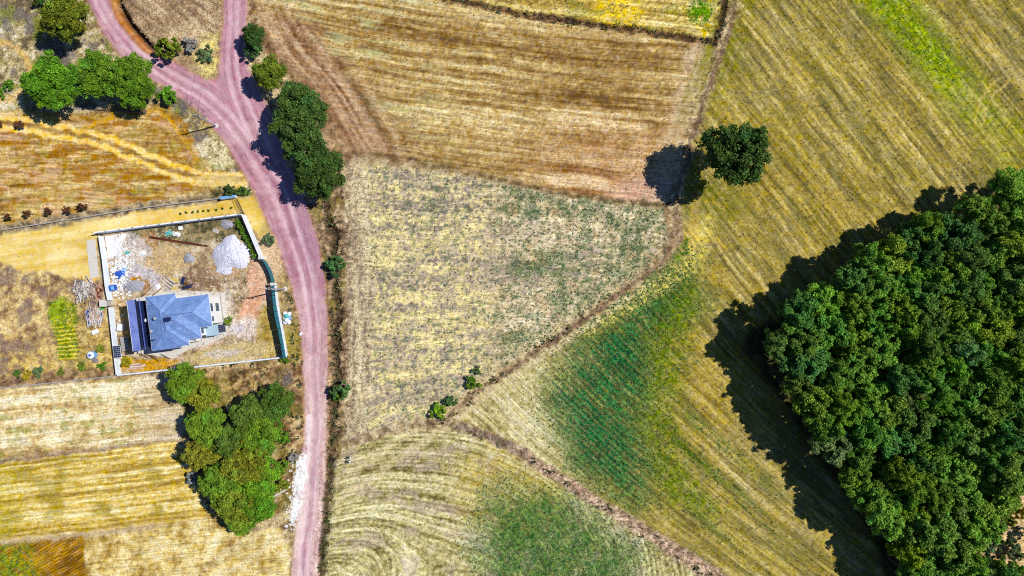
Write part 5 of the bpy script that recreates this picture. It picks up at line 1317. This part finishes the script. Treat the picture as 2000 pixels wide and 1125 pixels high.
pallet(341, 563, .8, .6, R(3), 'yellow', 'small yellow pallet against the north side of the house')
# rusty bars
rb = empty('steel_bar_bundle', at(350, 472)); tag(rb, 'long bundle of rusty steel bars lying across the yard', 'steel bars'); o = Vector(rb.location)
for k in range(12):
    y_ = (k % 6) * .85 - 2; A, Bv = at(292 + rng.uniform(-4, 8), 463.5 + y_ * .9) - o, at(405 + rng.uniform(-6, 4), 480.5 + y_ * .55) - o
    MB().tube([A + Vector((0, 0, .06 + .1 * (k // 6))), Bv + Vector((0, 0, .06 + .1 * (k // 6)))], .045, 6).build('bar', M['rust'], rb)
planks('plank_stack', 'fan of grey planks north of the house', 'planks', [(312 + k * 1.9, 545 + (k % 3) * 3 - k, 334 + k * 1.3, 566 - k * 1.8, .16, .05, .08 + .03 * k, ['woodg', 'wood', 'woodw'][k % 3]) for k in range(9)])
for k, (x0, y0, x1, y1, lb) in enumerate([(360, 541, 357, 555, 'upright dark blue beam north of the house'), (358, 561, 378, 555, 'dark blue beam lying beside the house, upper of two'), (357, 564, 376, 560, 'dark blue beam lying beside the house, lower of two')]):
    A, Bv = at(x0, y0), at(x1, y1); d = Bv - A
    tag(MB().box((A + Bv) / 2 + Vector((0, 0, .2)), (d.length, .5 if k == 0 else .26, .3), math.atan2(d.y, d.x)).build('blue_beam', M['navy'], bevel=.03), lb, 'beam')
for k, (x0, y0, x1, y1, h0, lb, side) in enumerate([(288, 577, 298, 560, 1.6, 'reddish board leaning on the house\'s north side, western one', 1), (308, 576, 317, 562, 1.6, 'reddish board leaning on the house\'s north side, eastern one', 1),
        (283, 689, 292, 701, 1.4, 'thin pole propped against the house\'s south side, left one', 0), (303, 693, 312, 706, 1.4, 'thin pole propped against the house\'s south side, middle one', 0), (321, 690, 332, 701, 1.2, 'thin pole propped against the house\'s south side, right one', 0)]):
    A, Bv = at(x0, y0, 0, h0), at(x1, y1, 0, .05); d = Bv - A
    tag(MB().tube([A, Bv], .07, 6).build('leaning_pole', M['rust' if side else 'deadwood']), lb, 'pole')
planks('stick_pile', 'pile of pinkish sticks in the yard\'s south-west corner', 'sticks', stickpile(268, 716, 12, 5, 22, -8, 10, 1.2, 3.0, ['woodp', 'woodw'], .3))
# tarps, boxes and rubble by the west wall
def sheet(px, py, w, d, rz, mat, label, cat='tarp', z=.25, seed=1):
    g = np.random.default_rng(seed); n = 9; V = []; F = []
    for i in range(n):
        for j in range(n): V.append((w * (i / (n - 1) - .5) + g.normal(0, .02), d * (j / (n - 1) - .5) + g.normal(0, .02), max(.02, z * (1 - max(abs(i - 4), abs(j - 4)) / 4) + g.normal(0, .05))))
    for i in range(n - 1):
        for j in range(n - 1): F.append((i * n + j, (i + 1) * n + j, (i + 1) * n + j + 1, i * n + j + 1))
    o = MB().add(V, F).build('tarpaulin', M[mat]); b = at(px, py); o.location = (b.x, b.y, .03); o.rotation_euler.z = rz
    return tag(o, label, cat)
sheet(235, 535, 1.9, 1.5, R(30), 'blue', 'bright blue tarpaulin among the rubble north-west of the house', z=.5, seed=2)
sheet(241, 527, 1.4, 1.3, R(15), 'bluel', 'pale blue sheet next to the bright blue tarpaulin', z=.2, seed=3)
tb = empty('blue_tub', at(223.5, 562), R(12)); tag(tb, 'blue tub against the west wall', 'tub')
for a, b, sx, sy in ((0, .5, 1.2, .08), (0, -.5, 1.2, .08), (.56, 0, .08, .92), (-.56, 0, .08, .92)): MB().box((a, b, .4), (sx, sy, .8)).build('side', M['blue'], tb)
MB().box((0, 0, .3), (1.04, .92, .1)).build('contents', M['bluel'], tb)
sheet(330, 455, 1.3, .9, R(20), 'tealp', 'teal plastic scrap above the rusty bars', z=.15, seed=4)
sheet(345, 457, 1.5, .8, R(-10), 'bag', 'white plastic scrap above the rusty bars', z=.2, seed=5)
sheet(249, 494, 1.0, .6, R(-10), 'tealp', 'pale teal scrap among the rubble by the white slab', z=.15, seed=6)
tag(MB().box(at(354, 446, 0, .25), (.7, .7, .5), R(8)).build('white_box', M['bag'], bevel=.04), 'small white box near the north wall', 'box')
sheet(279, 495, 1.4, .9, R(10), 'bag', 'white plastic sheet left of the yard\'s centre', z=.3, seed=7)
sheet(309, 560, 1.0, .8, R(40), 'bag', 'white sheet beside the fan of planks', z=.2, seed=8)
wb = empty('white_cabinet', at(236.5, 639, .5), R(-12)); wb.location.z = 0; tag(wb, 'white cabinet standing by the west side of the house', 'cabinet')
MB().box((0, 0, .5), (.85, 1.25, 1.0)).build('body', M['bag'], wb, bevel=.03); MB().box((0, 0, 1.03), (.95, 1.35, .06)).build('top', M['bag'], wb)
bs = empty('block_stack', at(246.5, 671), R(8)); tag(bs, 'stack of grey blocks in the shade west of the house', 'blocks')
for a in range(2):
    for b in range(5):
        for c in range(2): MB().box((-.3 + a * .6, -1.1 + b * .55, .22 + c * .42), (.56, .51, .4)).build('block', M['conc'], bs)
# loose rubble: pieces too small to pick apart
mr = MB()
for k in range(520):
    x = 232 + rng.gauss(0, 1) * 15; y = 528 + rng.gauss(0, 1) * 28
    if x < 214 + (y - 500) * .11: continue
    s = rng.uniform(.08, .34); p = at(x, y)
    mr.box((p.x, p.y, s * .3), (s * rng.uniform(.7, 1.8), s, s * rng.uniform(.3, .9)), M=Matrix.Rotation(rng.uniform(0, 6), 4, 'Z') @ Matrix.Rotation(rng.uniform(-.4, .4), 4, 'X'))
tag(mr.build('building_rubble', M['bag']), 'scattered white building rubble by the west wall', 'rubble', kind='stuff')
mr = MB()
for k in range(420):
    x, y = rng.choice([(265, 500), (400, 545), (470, 640), (470, 560), (330, 470), (240, 620)]); x += rng.gauss(0, 26); y += rng.gauss(0, 16)
    if poly_sdf(np.array([x]), np.array([y]), P_YARD)[0] > -5: continue
    s = rng.uniform(.06, .2); p = at(x, y)
    mr.box((p.x, p.y, s * .3), (s * 1.5, s, s * .7), M=Matrix.Rotation(rng.uniform(0, 6), 4, 'Z') @ Matrix.Rotation(rng.uniform(-.4, .4), 4, 'X'))
tag(mr.build('yard_stones', M['concl']), 'loose stones and chips over the yard floor', 'stones', kind='stuff')
mr = MB()
for k in range(300):
    x = rng.gauss(584, 8) - max(0, 0) ; y = rng.uniform(885, 1035); x -= (y - 900) * .10
    if x > 603 - (y - 880) * .07: continue
    s = rng.uniform(.07, .3); p = at(x, y)
    mr.box((p.x, p.y, s * .25), (s * rng.uniform(.8, 1.6), s, s * rng.uniform(.4, .9)), M=Matrix.Rotation(rng.uniform(0, 6), 4, 'Z') @ Matrix.Rotation(rng.uniform(-.4, .4), 4, 'X'))
tag(mr.build('roadside_rubble', M['bag']), 'scattered white stones beside the lower road', 'stones', kind='stuff')
# white bags outside the east wall
bgp = empty('bag_pile', at(562, 621)); tag(bgp, 'pile of white bags between the east wall and the road', 'bags')
for k, (a, b, z, m_) in enumerate([(-.4, .9, .3, 'bag'), (.4, .8, .3, 'bag'), (-.45, .1, .3, 'bag'), (.4, 0, .35, 'bluel'), (-.4, -.8, .3, 'bag'), (.35, -.8, .3, 'bag'), (0, .4, .75, 'tealp'), (.05, -.4, .75, 'bag')]):
    bb = MB().lathe((0, 0, 0), [(.18, -.3), (.42, -.18), (.48, 0), (.4, .2), (.15, .3)], 10).build('bag', M[m_], bgp, smooth=True); bb.location = (a, b, z); bb.scale = (1, .9, .9); bb.rotation_euler.z = k
tag(MB().box(at(588, 652, 0, .2), (.7, .5, .4), R(40)).build('white_stone', M['bag'], bevel=.12), 'single white stone on the road verge below the bags', 'stone')
# beam and brushwood by the lower road, fallen log by the trees
A, Bv = at(533.5, 970.5), at(565, 952)
tag(MB().box((A + Bv) / 2 + Vector((0, 0, .18)), ((Bv - A).length, .32, .3), math.atan2((Bv - A).y, (Bv - A).x)).build('concrete_beam', M['concl'], bevel=.03), 'grey concrete beam lying between the grove and the road', 'beam')
lg = empty('fallen_log', at(232, 217)); tag(lg, 'fallen dead tree trunk below the row of three trees', 'log'); o = Vector(lg.location)
MB().tube([at(*q) - o + Vector((0, 0, .3)) for q in ((186,215.5),(210,215),(235,216.5),(260,218.5),(281,219))], [.07, .13, .2, .26, .3], 9).build('stem', M['deadwood'], lg)
MB().lathe(at(283, 219) - o + Vector((0, 0, .25)), [(.15, -.3), (.5, -.05), (.45, .3), (.1, .45)], 9).build('root_ball', M['deadwood'], lg)
for k in range(10):
    x = rng.uniform(190, 245); y = 216; A = at(x, y) - o + Vector((0, 0, .25)); ang = rng.uniform(1.7, 4.6); l = rng.uniform(.7, 1.9)
    MB().tube([A, A + Vector((math.cos(ang) * l, math.sin(ang) * l * .8, rng.uniform(0, .5)))], [.06, .02], 5).build('branch', M['deadwood'], lg)
def brush(px, py, rx, ry, n, label, mat='twig'):
    mb = MB(); b = at(px, py)
    for k in range(n):
        a = rng.uniform(0, 6.28); x = rng.gauss(0, .4) * rx * .1; y = rng.gauss(0, .4) * ry * .1; l = rng.uniform(.5, 1.5)
        mb.tube([(x, y, rng.uniform(.05, .5)), (x + math.cos(a) * l * .5, y + math.sin(a) * l * .5, rng.uniform(.3, .7)), (x + math.cos(a + .5) * l, y + math.sin(a + .5) * l, rng.uniform(.02, .4))], [.035, .025, .01], 4)
    o = mb.build('brushwood_heap', M[mat]); o.location = b; tag(o, label, 'brushwood')
brush(560, 741, 16, 18, 90, 'heap of grey cut branches between the grove and the road')
brush(356, 203, 22, 12, 70, 'grey brushwood beside the road, south-east of the tree row')
brush(392, 232, 18, 22, 60, 'grey brushwood around the foot of the upper pole')
tag(MB().box(at(447, 796, 0, .25), (.6, .5, .5), R(20)).build('white_box', M['bag'], bevel=.05), 'small white box at the north edge of the grove', 'box')

# ------------------------------------------------------------------ two people at the field edge
M['skin'] = plain('skin', (196,150,122), .6, .1, 8, bump=0); M['shirt'] = plain('white_cotton', (240,240,238), .8, .08, 10); M['trouser'] = plain('light_trousers', (206,206,210), .8, .12, 10); M['hair'] = plain('dark_hair', (40,30,26), .6, .3, 20); M['shoe'] = plain('dark_shoes', (40,38,40), .6, .3, 10)
def person(loc, rz, label, arm):
    J = {'pel': (0,0,.93), 'wst': (0,.01,1.08), 'chs': (0,.0,1.30), 'nck': (0,.0,1.46), 'hd0': (0,-.01,1.55), 'hd1': (0,-.02,1.66),
         'sL': (.19,0,1.40), 'eL': (.29,.02,1.12), 'wL': (.23,-.12 * arm,.90), 'sR': (-.19,0,1.40), 'eR': (-.29,.03,1.12), 'wR': (-.16,-.24,1.06),
         'hL': (.09,0,.88), 'kL': (.10,-.03,.49), 'aL': (.11,.02,.09), 'tL': (.13,-.14,.04), 'hR': (-.09,0,.88), 'kR': (-.10,-.02,.49), 'aR': (-.11,.03,.09), 'tR': (-.13,-.13,.04)}
    rad = {'pel': .16, 'wst': .15, 'chs': .175, 'nck': .055, 'hd0': .085, 'hd1': .095, 'sL': .075, 'eL': .055, 'wL': .034, 'hL': .105, 'kL': .075, 'aL': .042, 'tL': .04}
    E = [('pel','wst'),('wst','chs'),('chs','nck'),('nck','hd0'),('hd0','hd1')]
    for s in 'LR': E += [('chs','s'+s),('s'+s,'e'+s),('e'+s,'w'+s),('pel','h'+s),('h'+s,'k'+s),('k'+s,'a'+s),('a'+s,'t'+s)]
    for s, sx in (('L', 1), ('R', -1)):
        w = Vector(J['w' + s]); d = (w - Vector(J['e' + s])).normalized()
        J['p' + s] = tuple(w + d * .07); rad['p' + s] = .028; E.append(('w' + s, 'p' + s))
        side = Vector((0, 0, 1)).cross(d).normalized()
        for f in range(4):
            a, b = 'f%d%s' % (f, s), 'g%d%s' % (f, s); q = w + d * .08 + side * (.024 * (f - 1.5))
            J[a] = tuple(q + d * (.035 + .008 * (f in (1, 2)))); J[b] = tuple(q + d * (.065 + .012 * (f in (1, 2))) + Vector((0, 0, -.015)))
            rad[a] = .009; rad[b] = .008; E += [('p' + s, a), (a, b)]
        J['th' + s] = tuple(w + d * .03 + side * .04 * -sx); rad['th' + s] = .01; J['ti' + s] = tuple(w + d * .07 + side * .06 * -sx); rad['ti' + s] = .008; E += [('w' + s, 'th' + s), ('th' + s, 'ti' + s)]
    names = list(J); me = bpy.data.meshes.new('body'); me.from_pydata([J[n] for n in names], [(names.index(a), names.index(b)) for a, b in E], [])
    o = bpy.data.objects.new('body', me); col_main.objects.link(o)
    o.modifiers.new('skin', 'SKIN'); sub = o.modifiers.new('sub', 'SUBSURF'); sub.levels = sub.render_levels = 1
    for n, sv in zip(names, me.skin_vertices[0].data):
        r = rad.get(n, rad.get(n[:-1] + 'L', .03)); sv.radius = (r, r * (.75 if n in ('wst', 'chs', 'pel') else 1)); sv.use_root = n == 'pel'
    dg_ = bpy.context.evaluated_depsgraph_get(); me2 = bpy.data.meshes.new_from_object(o.evaluated_get(dg_)); bpy.data.objects.remove(o)
    for m_ in ('skin', 'shirt', 'trouser', 'shoe'): me2.materials.append(M[m_])
    for p in me2.polygons:
        c = p.center; p.use_smooth = True
        p.material_index = 0 if c.z > 1.455 or (abs(c.x) > .14 and c.z < 1.02 and c.z > .7) or (c.y < -.17 and c.z > .8) else 1 if c.z > .95 else 2 if c.z > .1 else 3
    root = empty('person', loc, rz); tag(root, label, 'person', 'people at the field edge'); me2.name = 'body'
    b = link_mesh('body', me2, None, root)
    hr = MB().lathe((0, .012, 1.645), [(.108, -.06), (.112, 0), (.1, .055), (.06, .098), (.01, .112)], 14).build('hair', M['hair'], root, smooth=True)
    for sx in (-1, 1):
        MB().box((sx * .035, -.112, 1.64), (.022, .012, .012)).build('eye', M['dark'], root); MB().lathe((sx * .1, 0, 1.62), [(.012, -.03), (.02, 0), (.01, .03)], 6).build('ear', M['skin'], root)
    MB().add([(-.014, -.105, 1.61), (.014, -.105, 1.61), (0, -.135, 1.605), (0, -.108, 1.645)], [(0, 1, 2), (1, 3, 2), (3, 0, 2), (0, 3, 1)]).build('nose', M['skin'], root); MB().box((0, -.103, 1.577), (.045, .012, .01)).build('mouth', M['woodp'], root)
pp = [(684.5, 894), (683.5, 901.5)]
for k, q in enumerate(pp):
    b = at(*q, .8); person((b.x, b.y, gz(*q)), R(75 if k == 0 else 105), ['person in white clothes at the field edge by the lower road, northern of the two', 'person in white clothes at the field edge by the lower road, southern of the two'][k], 1 - 2 * k)
